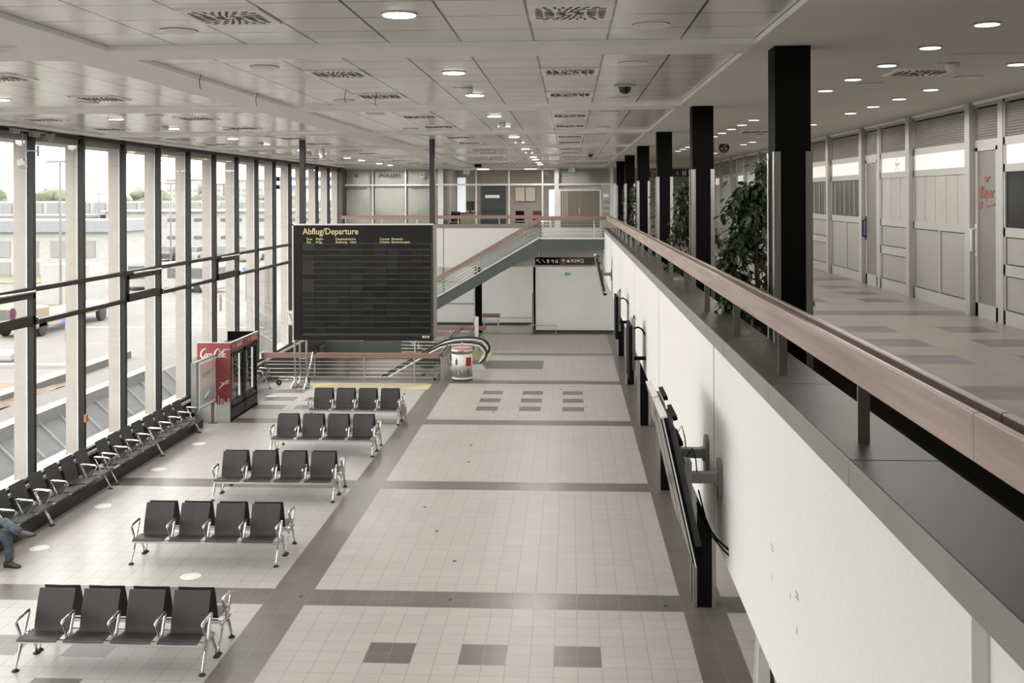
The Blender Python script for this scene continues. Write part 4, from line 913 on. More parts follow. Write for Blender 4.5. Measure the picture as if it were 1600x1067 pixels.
# ================================================================== the seated person
def skin_body(name, verts, edges, radii, m, parent=None, root=0, sub=2):
    me = bpy.data.meshes.new(name); me.from_pydata([Vector(v) for v in verts], edges, []); me.update()
    o = bpy.data.objects.new(name, me); COL.objects.link(o)
    md = o.modifiers.new('skin', 'SKIN'); md.use_smooth_shade = True
    for i, r in enumerate(radii):
        r = r if isinstance(r, tuple) else (r, r)
        me.skin_vertices[0].data[i].radius = r; me.skin_vertices[0].data[i].use_root = (i == root)
    if sub:
        s_ = o.modifiers.new('sub', 'SUBSURF'); s_.levels = sub; s_.render_levels = sub
    me.materials.append(m)
    if parent: o.parent = parent
    return o
def person():
    # local frame: origin on floor at the standing foot's ankle; +x = towards the hall
    ox, oy = -8.90, 16.0
    e = empty('person', (ox, oy, 0), 'seated person in blue jeans and brown shoes, legs crossed, cut by the left picture edge', 'person')
    hip = (-0.52, 0.12, 0.52)
    # body, one continuous surface (hidden under the clothes, head and hands show)
    V = [hip, (-0.60, 0.12, 0.70), (-0.66, 0.12, 0.90), (-0.68, 0.12, 1.05), (-0.67, 0.12, 1.13), (-0.64, 0.12, 1.22), (-0.62, 0.12, 1.31),
         (-0.66, -0.08, 1.02), (-0.60, -0.14, 0.80), (-0.38, -0.06, 0.68), (-0.30, -0.02, 0.67),
         (-0.66, 0.32, 1.02), (-0.60, 0.38, 0.80), (-0.40, 0.30, 0.67), (-0.32, 0.27, 0.67)]
    E_ = [(0, 1), (1, 2), (2, 3), (3, 4), (4, 5), (5, 6), (3, 7), (7, 8), (8, 9), (9, 10), (3, 11), (11, 12), (12, 13), (13, 14)]
    Rr = [(0.15, 0.12), (0.13, 0.11), (0.15, 0.11), (0.14, 0.09), 0.055, (0.085, 0.075), (0.07, 0.07), 0.058, 0.045, 0.03, 0.028, 0.058, 0.045, 0.03, 0.028]
    skin_body('body', V, E_, Rr, skin, e)
    V2 = [(v[0] + (0.003), v[1], v[2]) for v in V[:4]] + [V[7], V[8], (-0.42, -0.075, 0.70), V[11], V[12], (-0.44, 0.315, 0.69)]
    E2 = [(0, 1), (1, 2), (2, 3), (3, 4), (4, 5), (5, 6), (3, 7), (7, 8), (8, 9)]
    skin_body('jacket', V2, E2, [(0.17, 0.14), (0.15, 0.13), (0.17, 0.13), (0.15, 0.10), 0.07, 0.058, 0.042, 0.07, 0.058, 0.042], shirt, e)
    # jeans: standing leg and the leg crossed over it
    J = [hip, (-0.30, 0.02, 0.52), (-0.04, -0.01, 0.50), (0.0, 0.0, 0.36), (0.005, 0.0, 0.20), (0.01, 0.0, 0.075),
         (-0.36, 0.22, 0.60), (-0.14, 0.14, 0.665), (-0.02, 0.03, 0.655), (0.16, -0.04, 0.60), (0.25, -0.07, 0.575)]
    JE = [(0, 1), (1, 2), (2, 3), (3, 4), (4, 5), (0, 6), (6, 7), (7, 8), (8, 9), (9, 10)]
    skin_body('jeans', J, JE, [(0.15, 0.12), 0.095, 0.085, 0.078, 0.074, 0.076, 0.095, 0.085, 0.078, 0.072, 0.066], denim, e)
    def shoe(o, d, lab):
        o = Vector(o); d = Vector(d).normalized(); s_ = Vector((0, 0, 1)).cross(d).normalized(); u = d.cross(s_) * 1
        if u.z < 0: u = -u
        pts = [(-0.075, 0.045, 0.035, 0.05), (-0.02, 0.05, 0.036, 0.065), (0.05, 0.045, 0.04, 0.055), (0.12, 0.03, 0.048, 0.038), (0.18, 0.022, 0.042, 0.026), (0.205, 0.018, 0.02, 0.015)]
        mb = MB(); seg = 12; vs = []
        for (t, h, w, hh) in pts:
            for k in range(seg):
                a = 2 * PI * k / seg; zz = math.sin(a) * hh; zz = max(zz, -h)
                vs.append(o + d * t + s_ * (math.cos(a) * w) + u * (h + zz))
        fs = [(i * seg + k, i * seg + (k + 1) % seg, (i + 1) * seg + (k + 1) % seg, (i + 1) * seg + k) for i in range(len(pts) - 1) for k in range(seg)]
        fs += [tuple(range(seg)), tuple((len(pts) - 1) * seg + k for k in range(seg))]
        mb.add(vs, fs, 0, True)
        me_o = mb.build('shoe', leather, None); me_o.parent = e; me_o.location = (0, 0, 0)
        sb = MB(); sb.add([o + d * t + s_ * (w_ * sg) + u * z for t, w_ in ((-0.08, 0.03), (0.05, 0.038), (0.13, 0.047), (0.2, 0.022)) for sg in (-1, 1) for z in (0, 0.014)], [(0, 4, 6, 2), (1, 3, 7, 5), (4, 8, 10, 6), (5, 7, 11, 9), (8, 12, 14, 10), (9, 11, 15, 13), (0, 1, 5, 4), (4, 5, 9, 8), (8, 9, 13, 12), (2, 6, 7, 3), (6, 10, 11, 7), (10, 14, 15, 11), (0, 2, 3, 1), (12, 13, 15, 14)])
        so = sb.build('sole', rubber, None); so.parent = me_o
    shoe((0.0, 0, 0.0), (1, -0.12, 0), ''); shoe((0.29, -0.075, 0.50), (1.0, -0.15, 0.18), '')
    # head details
    mb = MB(); mb.sphere((-0.615, 0.12, 1.345), 0.098, 16, 12, sq=(1, 0.85, 1.12)); hd = mb.build('head', skin, None); hd.parent = e
    mb = MB(); mb.sphere((-0.63, 0.12, 1.37), 0.108, 16, 8, sq=(1.0, 0.9, 1.0), z0=-0.15); h_ = mb.build('hair', hair_m, None); h_.parent = e
    mb = MB()
    for s_ in (-1, 1): mb.sphere((-0.527, 0.12 + s_ * 0.032, 1.36), 0.010, 8, 6)
    q = mb.build('eye', black, None); q.parent = hd
    mb = MB(); mb.tube([(-0.522, 0.12, 1.355), (-0.502, 0.12, 1.325), (-0.52, 0.12, 1.315)], [0.008, 0.013, 0.01], 8); q = mb.build('nose', skin, None); q.parent = hd
    mb = MB(); mb.tube([(-0.522, 0.10, 1.293), (-0.516, 0.12, 1.292), (-0.522, 0.14, 1.293)], 0.006, 6); q = mb.build('mouth', mat('lips', (0.42, 0.2, 0.17), 0.6), None); q.parent = hd
    for s_ in (-1, 1):
        mb = MB(); mb.sphere((-0.62, 0.12 + s_ * 0.085, 1.34), 0.025, 8, 6, sq=(0.8, 0.4, 1.2)); q = mb.build('ear', skin, None); q.parent = hd
    for hy, sg in ((-0.02, 1), (0.27, -1)):
        hx = -0.30 if sg > 0 else -0.32
        V = [(hx, hy, 0.67), (hx + 0.07, hy, 0.665)]; E3 = [(0, 1)]; R3 = [(0.026, 0.02), (0.038, 0.016)]
        for k in range(4):
            y = hy + (k - 1.5) * 0.02; b0 = len(V); L = (0.06, 0.072, 0.068, 0.052)[k]
            V += [(hx + 0.08, y, 0.665), (hx + 0.08 + L * 0.6, y, 0.662), (hx + 0.08 + L, y, 0.645)]; E3 += [(1, b0), (b0, b0 + 1), (b0 + 1, b0 + 2)]; R3 += [0.010, 0.009, 0.008]
        b0 = len(V); V += [(hx + 0.02, hy - sg * 0.035, 0.66), (hx + 0.055, hy - sg * 0.055, 0.65)]; E3 += [(0, b0), (b0, b0 + 1)]; R3 += [0.011, 0.009]
        skin_body('hand', V, E3, R3, skin, e, sub=1)
person()
# ================================================================== departure board
def board():
    Y = 23.5; e = empty('departure_board', (-4.72, Y, 2.59), 'large black split flap Abflug/Departure board hanging on two posts', 'departure board')
    b = MB(); b.box(-6.335, -3.12, Y + 0.02, Y + 0.72, 2.60, 5.25); b.build('casing', mat('board_casing', (0.03, 0.03, 0.028), 0.5), e, bevel=0.008)
    b = MB(); b.box(-3.12, -3.112, Y + 0.1, Y + 0.70, 2.62, 5.23); b.build('side_cover', mat('board_side', (0.25, 0.24, 0.215), 0.5), e)
    b = MB(); b.box(-6.36, -3.10, Y - 0.005, Y + 0.05, 5.235, 5.27); b.box(-6.36, -6.33, Y - 0.005, Y + 0.05, 2.59, 5.27); b.build('trim', alu_pale, e)
    b = MB(); b.box(-6.32, -3.15, Y, Y + 0.02, 4.83, 5.23); b.box(-6.32, -3.15, Y, Y + 0.02, 2.60, 2.70); b.box(-6.32, -6.14, Y, Y + 0.02, 2.70, 4.83); b.build('face_panel', mat('board_face', (0.014, 0.014, 0.0135), 0.6, spec=0.2), e)
    fm = [mat('flap_%d' % i, (c, c * 0.98, c * 0.94), 0.55, spec=0.2) for i, c in enumerate((0.006, 0.012, 0.016, 0.023, 0.038))]
    # 14 rows by 11 columns of flap modules
    rnd = random.Random(4); rowh = (4.80 - 2.74) / 15; colw = (6.12 - 3.18) / 10.6
    for r in range(15):
        mb = MB(); z1 = 4.80 - r * rowh; z0 = z1 - rowh * 0.78
        for c in range(11):
            x0 = -6.12 + c * colw; x1 = min(x0 + colw - 0.006, -3.17)
            shade = rnd.choice([1, 1, 2, 2, 3] if (r + c) < 12 else [0, 1, 1, 2])
            if c < 1 and r in (0, 3, 4, 6, 7): shade = 4
            if c > 6 and r > 5 and c < 10: shade = rnd.choice([0, 0, 1])
            mb.box(x0, x1, Y + 0.004, Y + 0.02, z0, z1, shade)
            if rnd.random() < 0.14: mb.box(x0 + 0.01, x1 - 0.01, Y - 0.002, Y + 0.01, z0 + 0.004, z0 + 0.022, 4)
        o = mb.build('flap_row', fm, e)
    for x in (-6.195, -3.16):
        b = MB(); b.box(x - 0.058, x + 0.058, Y + 0.25, Y + 0.40, 5.25, CE + 0.05 + up(Y)); b.build('hanging_post', mat('board_post', (0.035, 0.035, 0.034), 0.5), e)
    T = lambda s, x, z, w, h, bb=0.012: text(s, (x, Y - 0.004, z), (1, 0, 0), (0, 0, 1), h, w, yellowtxt, parent=e, bold=bb)
    T('Abflug/Departure', -6.115, 4.98, 1.29, 0.19, 0.008)
    T('Time', -6.03, 4.895, 0.14, 0.05, 0.012); T('Zeit', -6.03, 4.825, 0.11, 0.05, 0.012); T('Flight', -5.80, 4.885, 0.17, 0.062, 0.012); T('Flug', -5.80, 4.812, 0.135, 0.062, 0.012)
    T('Destination/via', -5.345, 4.895, 0.46, 0.052, 0.012); T('Richtung', -5.345, 4.812, 0.26, 0.062, 0.012); T('/über', -5.02, 4.825, 0.16, 0.052, 0.012)
    T('Counter', -4.329, 4.895, 0.23, 0.05, 0.012); T('Remarks', -4.058, 4.895, 0.26, 0.05, 0.012); T('Schalter', -4.329, 4.825, 0.24, 0.05, 0.012); T('Bemerkungen', -4.058, 4.812, 0.42, 0.062, 0.012)
    b = MB(); b.box(-3.36, -3.20, Y - 0.006, Y, 2.665, 2.71); b.build('maker_plate', signwhite, e)
    b = MB(); b.box(-3.335, -3.225, Y - 0.008, Y - 0.006, 2.68, 2.695); b.build('maker_mark', black, e)
board()
# ================================================================== drinks fridges
def script_logo(o, U, V, w, m, parent):
    """flowing white cursive wordmark"""
    mb = MB(); U = Vector(U); V = Vector(V); N = U.cross(V)
    def arc(cx, cy, rx, ry, a0, a1, n=14): return [(cx + rx * math.cos(math.radians(a0 + (a1 - a0) * i / n)), cy + ry * math.sin(math.radians(a0 + (a1 - a0) * i / n))) for i in range(n + 1)]
    sh = lambda P: [((x + 0.28 * y) * w, y * w) for x, y in P]
    def st(P, w0, w1=None):
        n = len(P); w1 = w1 or w0
        ws = [(w0 + (w1 - w0) * math.sin(PI * i / (n - 1))) * w for i in range(n)]
        mb.ribbon(sh(P), ws, o, U, V, N, off=0.004)
    st(arc(0.10, 0.17, 0.085, 0.145, 60, 330), 0.012, 0.05)                       # C
    st([(0.145, 0.30), (0.12, 0.27), (0.10, 0.30), (0.13, 0.335), (0.17, 0.31)], 0.01, 0.02)
    st(arc(0.215, 0.095, 0.037, 0.062, 0, 360), 0.014, 0.03)                        # o
    st(arc(0.305, 0.095, 0.037, 0.062, 50, 320), 0.014, 0.032)                      # c
    st(arc(0.385, 0.095, 0.036, 0.060, 0, 360), 0.014, 0.03); st([(0.425, 0.155), (0.42, 0.06), (0.44, 0.035), (0.465, 0.05)], 0.014, 0.03)   # a
    st([(0.455, 0.105), (0.50, 0.11)], 0.02)                                        # hyphen
    st(arc(0.585, 0.17, 0.088, 0.15, 70, 330), 0.012, 0.05)                         # C
    st([(0.62, 0.31), (0.66, 0.22), (0.72, 0.20), (0.80, 0.30), (0.90, 0.285), (0.99, 0.325)], 0.01, 0.03)   # swash through the tail
    st(arc(0.695, 0.095, 0.037, 0.062, 0, 360), 0.014, 0.03)                        # o
    st([(0.755, 0.04), (0.765, 0.12), (0.80, 0.28), (0.775, 0.30), (0.75, 0.20), (0.765, 0.06), (0.79, 0.04)], 0.012, 0.028)   # l
    st(arc(0.845, 0.095, 0.036, 0.060, 0, 360), 0.014, 0.03); st([(0.885, 0.155), (0.88, 0.06), (0.90, 0.035), (0.935, 0.055)], 0.014, 0.03)  # a
    st([(0.20, 0.01), (0.10, -0.005), (0.05, 0.012)], 0.01, 0.02)
    return mb.build('wordmark', m, parent)
def crane_mark(o, U, V, s, m, parent):
    mb = MB(); U = Vector(U); V = Vector(V); N = U.cross(V)
    R_ = lambda P, w: mb.ribbon([(x * s, y * s) for x, y in P], [q * s for q in w], o, U, V, N, off=0.004)
    R_([(-0.5, -0.45), (-0.1, 0.0), (0.35, 0.35), (0.5, 0.38)], [0.02, 0.14, 0.12, 0.02]); R_([(-0.45, 0.2), (-0.1, 0.15), (0.2, 0.2)], [0.02, 0.08, 0.08]); R_([(0.15, 0.05), (0.35, 0.15), (0.5, 0.15)], [0.08, 0.06, 0.02])
    return mb.build('bird_emblem', m, parent)
def fridges():
    e = empty('drinks_fridge_cabinet', (-9.35, 28.0, 0), 'red Coca-Cola drinks fridge cabinet with two glass doors by the window', 'drinks fridge')
    b = MB(); b.box(-9.78, -8.90, 26.76, 26.80, 0.0, 2.075, 0); b.build('side_panel', coke_red, e)
    # pale city skyline foot
    Y = 26.755
    sk = [(-9.775, 0.0), (-8.905, 0.0), (-8.905, 0.52), (-8.93, 0.52), (-8.93, 0.60), (-8.95, 0.66), (-8.97, 0.60), (-8.97, 0.52), (-9.03, 0.52), (-9.03, 0.56), (-9.06, 0.56), (-9.06, 0.47), (-9.08, 0.47), (-9.08, 0.62), (-9.10, 0.62), (-9.10, 0.47), (-9.13, 0.47), (-9.13, 0.63), (-9.16, 0.63), (-9.16, 0.47), (-9.20, 0.47), (-9.20, 0.70), (-9.22, 0.70), (-9.22, 0.46), (-9.26, 0.46), (-9.26, 0.50), (-9.32, 0.54), (-9.38, 0.50), (-9.38, 0.46), (-9.775, 0.46)]
    mb = MB(); mb.prism(sk, 'y', Y - 0.002, Y + 0.003); mb.build('skyline_graphic', mat('fridge_pale', (0.62, 0.62, 0.60), 0.4), e)
    mb = MB()
    for k in range(11): mb.box(-9.70 + k * 0.07, -9.685 + k * 0.07, Y - 0.004, Y, 0.245, 0.256)
    mb.build('rivet_row', grey_pl, e)
    script_logo((-9.72, Y, 1.68), (1, 0, 0), (0, 0, 1), 0.76, signwhite, e)
    crane_mark((-9.07, Y, 0.985), (1, 0, 0), (0, 0, 1), 0.30, signwhite, e)
    b = MB(); b.box(-8.93, -8.895, 26.80, 29.22, 1.84, 2.075); b.build('header_panel', coke_red, e)
    b = MB(); b.box(-9.78, -8.93, 29.18, 29.22, 0.0, 2.075); b.build('end_panel', black, e)
    b = MB(); b.box(-9.78, -8.90, 26.76, 26.80, 2.075, 2.085); b.box(-8.94, -8.89, 26.8, 29.22, 2.075, 2.085); b.build('top_edge', signwhite, e)
    for y0 in (27.0, 28.3): crane_mark((-8.89, y0, 1.955), (0, 1, 0), (0, 0, 1), 0.13, signwhite, e); script_logo((-8.89, y0 + 0.25, 1.90), (0, 1, 0), (0, 0, 1), 0.5, signwhite, e)
    body = mat('fridge_black', (0.010, 0.010, 0.010), 0.4, spec=0.25)
    rn_ = random.Random(9); cols = [mat('bottle_dark', (0.03, 0.015, 0.01), 0.2), mat('bottle_orange', (0.6, 0.25, 0.03), 0.3), mat('bottle_clear', (0.45, 0.5, 0.5), 0.2), mat('bottle_red', (0.4, 0.03, 0.03), 0.3), mat('bottle_yellow', (0.5, 0.5, 0.12), 0.3)]
    for i, (y0, y1) in enumerate(((26.85, 28.02), (28.06, 29.18))):
        u = MB(); u.box(-9.75, -9.70, y0, y1, 0.05, 1.83); u.box(-9.75, -8.98, y0, y0 + 0.05, 0.05, 1.83); u.box(-9.75, -8.98, y1 - 0.05, y1, 0.05, 1.83); u.box(-9.75, -8.98, y0, y1, 0.05, 0.42); u.box(-9.75, -8.98, y0, y1, 1.75, 1.83)
        u.build('fridge_body', body, e)
        d = MB(); d.box(-8.97, -8.915, y0, y0 + 0.10, 0.36, 1.80); d.box(-8.97, -8.915, y1 - 0.10, y1, 0.36, 1.80); d.box(-8.97, -8.915, y0, y1, 1.70, 1.80); d.box(-8.97, -8.915, y0, y1, 0.36, 0.46)
        dr = d.build('door', body, e, bevel=0.01)
        d = MB(); d.quad((-8.94, y0 + 0.1, 0.46), (-8.94, y1 - 0.1, 0.46), (-8.94, y1 - 0.1, 1.70), (-8.94, y0 + 0.1, 1.70)); d.build('door_pane', glass_in, dr)
        d = MB(); d.tube([(-8.90, y0 + 0.06, 0.9), (-8.875, y0 + 0.06, 0.95), (-8.875, y0 + 0.06, 1.4), (-8.90, y0 + 0.06, 1.45)], 0.014, 8); d.build('door_handle', steel, dr)
        d = MB(); d.box(-8.96, -8.91, y0 + 0.02, y1 - 0.02, 0.06, 0.32); d.build('grille', mat('grille_black', (0.018, 0.018, 0.018), 0.6), e)
        d = MB(); d.box(-9.05, -9.02, y1 - 0.13, y1 - 0.09, 0.5, 1.68); d.box(-9.05, -9.02, y0 + 0.07, y0 + 0.10, 0.5, 1.68); d.build('light_strip', mat('fridge_tube', (1, 1, 1), 0.4, emit=((0.92, 0.96, 1.0), 0.65)), e)
        for s_ in range(4):
            z = 0.50 + s_ * 0.30
            d = MB(); d.box(-9.68, -9.05, y0 + 0.06, y1 - 0.06, z - 0.02, z); d.build('shelf', steel, e)
            for q in range(11):
                y = y0 + 0.14 + q * 0.086
                if y > y1 - 0.14: break
                if rn_.random() < 0.12: continue
                d = MB(); d.tube([(-9.12, y, z), (-9.12, y, z + 0.15), (-9.12, y, z + 0.19), (-9.12, y, z + 0.235)], [0.033, 0.033, 0.014, 0.014], 10)
                tag(d.build('bottle', cols[(s_ + q // 4 + (rn_.random() < 0.2)) % 5], loc=(-9.12, y, z)), 'drink bottle on the %s shelf of the %s fridge, %s from the camera' % (('lowest', 'second', 'third', 'top')[s_], ('near', 'far')[i], ORD[q]), 'bottle', 'bottles in the drinks fridges')
    b = MB(); b.box(-9.78, -8.9, 26.8, 29.2, 0, 0.05); b.build('plinth', black, e)
fridges()
# poster stand
e = empty('poster_stand', (-9.3, 26.4, 0), 'grey framed poster stand in front of the red fridge cabinet', 'poster stand')
th = math.radians(88)
dirv = Vector((math.cos(th), math.sin(th), 0)); nr = Vector((dirv.y, -dirv.x, 0)); o0 = Vector((-9.36, 25.58, 0))
def pw(t, z, n=0): return o0 + dirv * t + nr * n + Vector((0, 0, z))
b = MB(); b.obox(pw(-0.03, 1.12, -0.06), dirv * 0.03, nr * 0.07, Vector((0, 0, 0.63))); b.obox(pw(0.60, 1.15, -0.01), dirv * 0.60, nr * 0.04, Vector((0, 0, 0.62))); b.build('frame', mat('poster_frame', (0.34, 0.35, 0.345), 0.4, 0.3), e, bevel=0.01)
b = MB(); b.obox(pw(0.60, 1.15, 0.033), dirv * 0.56, nr * 0.004, Vector((0, 0, 0.58))); b.build('border', signwhite, e)
pm = bpy.data.materials.new('poster_print'); pm.use_nodes = True
nt = pm.node_tree; tcn = nt.nodes.new('ShaderNodeTexCoord'); sx = nt.nodes.new('ShaderNodeSeparateXYZ'); rmp = nt.nodes.new('ShaderNodeValToRGB'); mr = nt.nodes.new('ShaderNodeMapRange')
mr.inputs['From Min'].default_value = 0.4; mr.inputs['From Max'].default_value = 1.6
nt.links.new(tcn.outputs['Object'], sx.inputs[0]); nt.links.new(sx.outputs[2], mr.inputs[0]); nt.links.new(mr.outputs[0], rmp.inputs[0]); nt.links.new(rmp.outputs[0], nt.nodes['Principled BSDF'].inputs['Base Color'])
cr = rmp.color_ramp; cr.elements[0].position = 0.0; cr.elements[0].color = (0.66, 0.45, 0.34, 1); cr.elements[1].position = 1.0; cr.elements[1].color = (0.62, 0.45, 0.40, 1)
for p, c in ((0.08, (0.66, 0.47, 0.36, 1)), (0.12, (0.33, 0.36, 0.38, 1)), (0.45, (0.42, 0.45, 0.46, 1)), (0.62, (0.66, 0.56, 0.48, 1)), (0.85, (0.60, 0.56, 0.52, 1))):
    q = cr.elements.new(p); q.color = c
nt.nodes['Principled BSDF'].inputs['Roughness'].default_value = 0.25
b = MB(); b.obox(pw(0.60, 1.15, 0.040), dirv * 0.50, nr * 0.003, Vector((0, 0, 0.52))); b.build('poster', pm, e)
mb = MB(); mb.ribbon([(0.40, 0.78), (0.55, 0.86), (0.62, 0.92)], [0.10, 0.09, 0.01], o0, dirv, (0, 0, 1), nr, off=0.046); mb.ribbon([(0.70, 0.98), (0.64, 0.88), (0.52, 0.84)], [0.01, 0.07, 0.05], o0, dirv, (0, 0, 1), nr, off=0.047); mb.ribbon([(0.42, 0.74), (0.62, 0.75)], 0.035, o0, dirv, (0, 0, 1), nr, off=0.047, mi=1)
for i in range(3): mb.ribbon([(0.2, 1.42 - 0.05 * i), (0.9 - 0.15 * i, 1.42 - 0.05 * i)], 0.022, o0, dirv, (0, 0, 1), nr, off=0.046, mi=2)
mb.build('poster_motif', [signwhite, charcoal, grey_pl], e)
for t in (-0.03, 1.05):
    b = MB(); b.obox(pw(t, 0.28, 0), dirv * 0.04, nr * 0.03, Vector((0, 0, 0.28))); b.obox(pw(t, 0.008, 0), dirv * 0.06, nr * 0.12, Vector((0, 0, 0.008))); b.build('leg', mat('stand_leg', (0.12, 0.135, 0.13), 0.5), e)
# ================================================================== luggage trolley + trolley sign
e = empty('trolley_sign', (-8.43, 31.8, 0), 'tall steel post with white luggage trolley sign beside the void railing', 'sign')
for x, y in ((-8.52, 31.75), (-8.40, 31.9), (-8.14, 31.7)):
    b = MB(); b.cyl((x, y, 0), (x, y, 2.45 if x < -8.3 else 2.2), 0.033, 12); b.build('post', steel, e)
    b = MB(); b.tube([(x, y, 0.02), (x, y, 0.06), (x, y, 0.35)], [0.10, 0.05, 0.034], 12)
    for a in range(3): an = a * 2.1 + x; b.bar((x, y, 0.25), (x + 0.16 * math.cos(an), y + 0.16 * math.sin(an), 0.0), 0.03, 0.03)
    b.build('foot', steel, e)
b = MB(); b.box(-8.77, -8.30, 31.70, 31.72, 1.95, 2.40); b.build('sign_plate', signwhite, e, bevel=0.01)
b = MB(); P = [(0.08, 0.34), (0.13, 0.34), (0.17, 0.14), (0.36, 0.14)]; b.ribbon(P, 0.025, (-8.77, 31.70, 1.95), (1, 0, 0), (0, 0, 1), (0, -1, 0)); b.box(-8.58, -8.54, 31.69, 31.70, 2.1, 2.26); b.box(-8.52, -8.46, 31.69, 31.70, 2.1, 2.2)
b.ribbon([(0.2 + 0.025 * math.cos(k), 0.09 + 0.025 * math.sin(k)) for k in range(8)], 0.015, (-8.77, 31.70, 1.95), (1, 0, 0), (0, 0, 1), (0, -1, 0)); b.ribbon([(0.03, 0.03), (0.44, 0.03), (0.44, 0.42), (0.03, 0.42), (0.03, 0.03)], 0.008, (-8.77, 31.70, 1.95), (1, 0, 0), (0, 0, 1), (0, -1, 0))
b.build('pictogram', black, e)
def trolley(x, y, rz, label):
    e = empty('luggage_trolley', (x, y, 0), label, 'luggage trolley', None, None)
    e.rotation_euler = (0, 0, rz); e['_w'] = (0, 0, 0)
    b = MB(); b.tube([(-0.55, -0.22, 0.22), (0.35, -0.26, 0.16), (0.35, 0.26, 0.16), (-0.55, 0.22, 0.22)], 0.017, 8, closed=True); b.tube([(-0.3, -0.23, 0.2), (-0.3, 0.23, 0.2)], 0.012, 6); b.tube([(0, -0.24, 0.19), (0, 0.24, 0.19)], 0.012, 6)
    b.tube([(0.3, -0.25, 0.16), (0.42, -0.25, 0.6), (0.50, -0.25, 0.98)], 0.016, 8); b.tube([(0.3, 0.25, 0.16), (0.42, 0.25, 0.6), (0.50, 0.25, 0.98)], 0.016, 8); b.tube([(0.38, -0.25, 0.5), (0.38, 0.25, 0.5)], 0.012, 6); b.tube([(0.42, -0.25, 0.72), (0.42, 0.25, 0.72)], 0.012, 6)
    b.build('frame', chrome, e)
    b = MB(); b.tube([(0.50, -0.28, 0.98), (0.60, -0.28, 1.03), (0.60, 0.28, 1.03), (0.50, 0.28, 0.98)], 0.018, 8); b.build('push_handle', black, e)
    b = MB(); b.tube([(0.40, -0.2, 0.82), (0.12, -0.2, 0.84), (0.12, 0.2, 0.84), (0.40, 0.2, 0.82)], 0.009, 6); b.build('basket', steel, e)
    for wx, wy in ((-0.55, 0.0), (0.32, -0.24), (0.32, 0.24)):
        b = MB(); b.cyl((wx, wy - 0.025, 0.09), (wx, wy + 0.025, 0.09), 0.09, 16); w = b.build('wheel', rubber, e)
        b = MB(); b.cyl((wx, wy - 0.025, 0.085), (wx, wy + 0.025, 0.085), 0.03, 10); b.build('hub', steel, w)
trolley(-8.62, 32.35, 0.25, 'steel luggage trolley parked by the void railing behind the trolley sign')
# ================================================================== void railings
def rail_run(name, label, p0, p1, nb, posts, zt=0.9, h=0.16, zs_=(0.13, 0.26, 0.39, 0.52, 0.62), curb=True, matl=wood_x):
    p0 = Vector(p0); p1 = Vector(p1); e = empty(name, ((p0 + p1) / 2)[:], label, 'railing')
    b = MB(); profile_rail(b, p0 + Vector((0, 0, zt)), p1 + Vector((0, 0, zt)), h=h); b.build('wooden_rail', [matl, groove], e, bevel=0.005)
    d = (p1 - p0).normalized(); sd = d.cross(Vector((0, 0, 1))) * 0.06
    b = MB()
    for z in zs_: b.tube([p0 + sd + Vector((0, 0, z)), p1 + sd + Vector((0, 0, z))], 0.014, 6)
    b.build('rail_bars', steel, e)
    for t in posts:
        q = p0.lerp(p1, t) + sd; b = MB(); b.obox(q + Vector((0, 0, zt / 2 - 0.05)), d * 0.022, sd.normalized() * 0.03, Vector((0, 0, zt / 2 - 0.05))); b.obox(q + Vector((0, 0, 0.006)), d * 0.05, sd.normalized() * 0.06, Vector((0, 0, 0.006))); b.build('post', steel, e)
    return e
rail_run('void_railing', 'front timber topped railing along the near edge of the void', (-9.95, 33.1, 0), (-4.18, 33.1, 0), 5, (0.02, 0.30, 0.58, 0.86))
rail_run('void_railing', 'short timber railing turning back beside the advertising column', (-4.18, 33.1, 0), (-4.18, 35.2, 0), 5, (0.0, 0.3, 0.6, 0.95), matl=wood)
rail_run('void_railing', 'far timber railing behind the escalator', (-6.3, 38.6, 0), (-4.6, 38.6, 0), 5, (0.3, 0.98), zt=0.88)
rail_run('void_railing', 'timber railing beyond the escalator ending at the floor edge', (-6.2, 40.3, 0), (-3.25, 40.3, 0), 5, (0.1, 0.5, 0.98), zt=0.9)
rail_run('void_railing', 'timber railing running back from the escalator to the far stair', (-4.35, 37.3, 0), (-4.35, 40.3, 0), 5, (0.05, 0.5, 0.95), matl=wood)
rail_run('void_railing', 'farthest timber railing with looped steel bars near the black column', (-3.75, 44.5, 0), (-3.0, 44.5, 0), 5, (0.1, 0.9), zt=0.93)
b = MB(); b.box(-9.96, -4.3, 33.28, 33.36, -0.3, 0.09); b.box(-4.40, -4.32, 33.28, 35.2, -0.3, 0.09); tag(b.build('void_kerb', steel, loc=(-7, 33.3, -0.3)), 'low steel kerb around the near edge of the void', 'kerb')
b = MB(); b.box(-3.67, -3.53, 39.9, 40.05, 0, 1.30); tag(b.build('control_post', alu_pale, loc=(-3.6, 40, 0)), 'grey upright control post behind the escalator', 'post')
# tactile strip
b = MB(); b.box(-8.05, -4.35, 31.6, 32.55, 0.0, 0.008); o = b.build('tactile_strip', mat('tactile_base', (0.58, 0.50, 0.27), 0.6), loc=(-6, 32, 0)); tag(o, 'yellow ribbed tactile strip in front of the void railing', 'tactile paving')
mb = MB(); x = -8.6
while x < -4.3:
    x0, x1 = x, x + 0.75
    if x0 > -8.05 and x1 < -4.36: mb.add([(x0, 31.62, 0.010), (x0 + 0.05, 31.62, 0.010), (x1 + 0.05, 32.53, 0.010), (x1, 32.53, 0.010)], [(0, 1, 2, 3)])
    x += 0.13
mb.build('rib_lines', mat('tactile_line', (0.30, 0.29, 0.25), 0.6), o)
b = MB(); b.box(-3.75, -2.95, 37.0, 39.9, 0.0, 0.008); tag(b.build('tactile_strip', tactile, loc=(-3.3, 38.4, 0)), 'yellow tactile floor patch seen through the escalator balustrade', 'tactile paving')
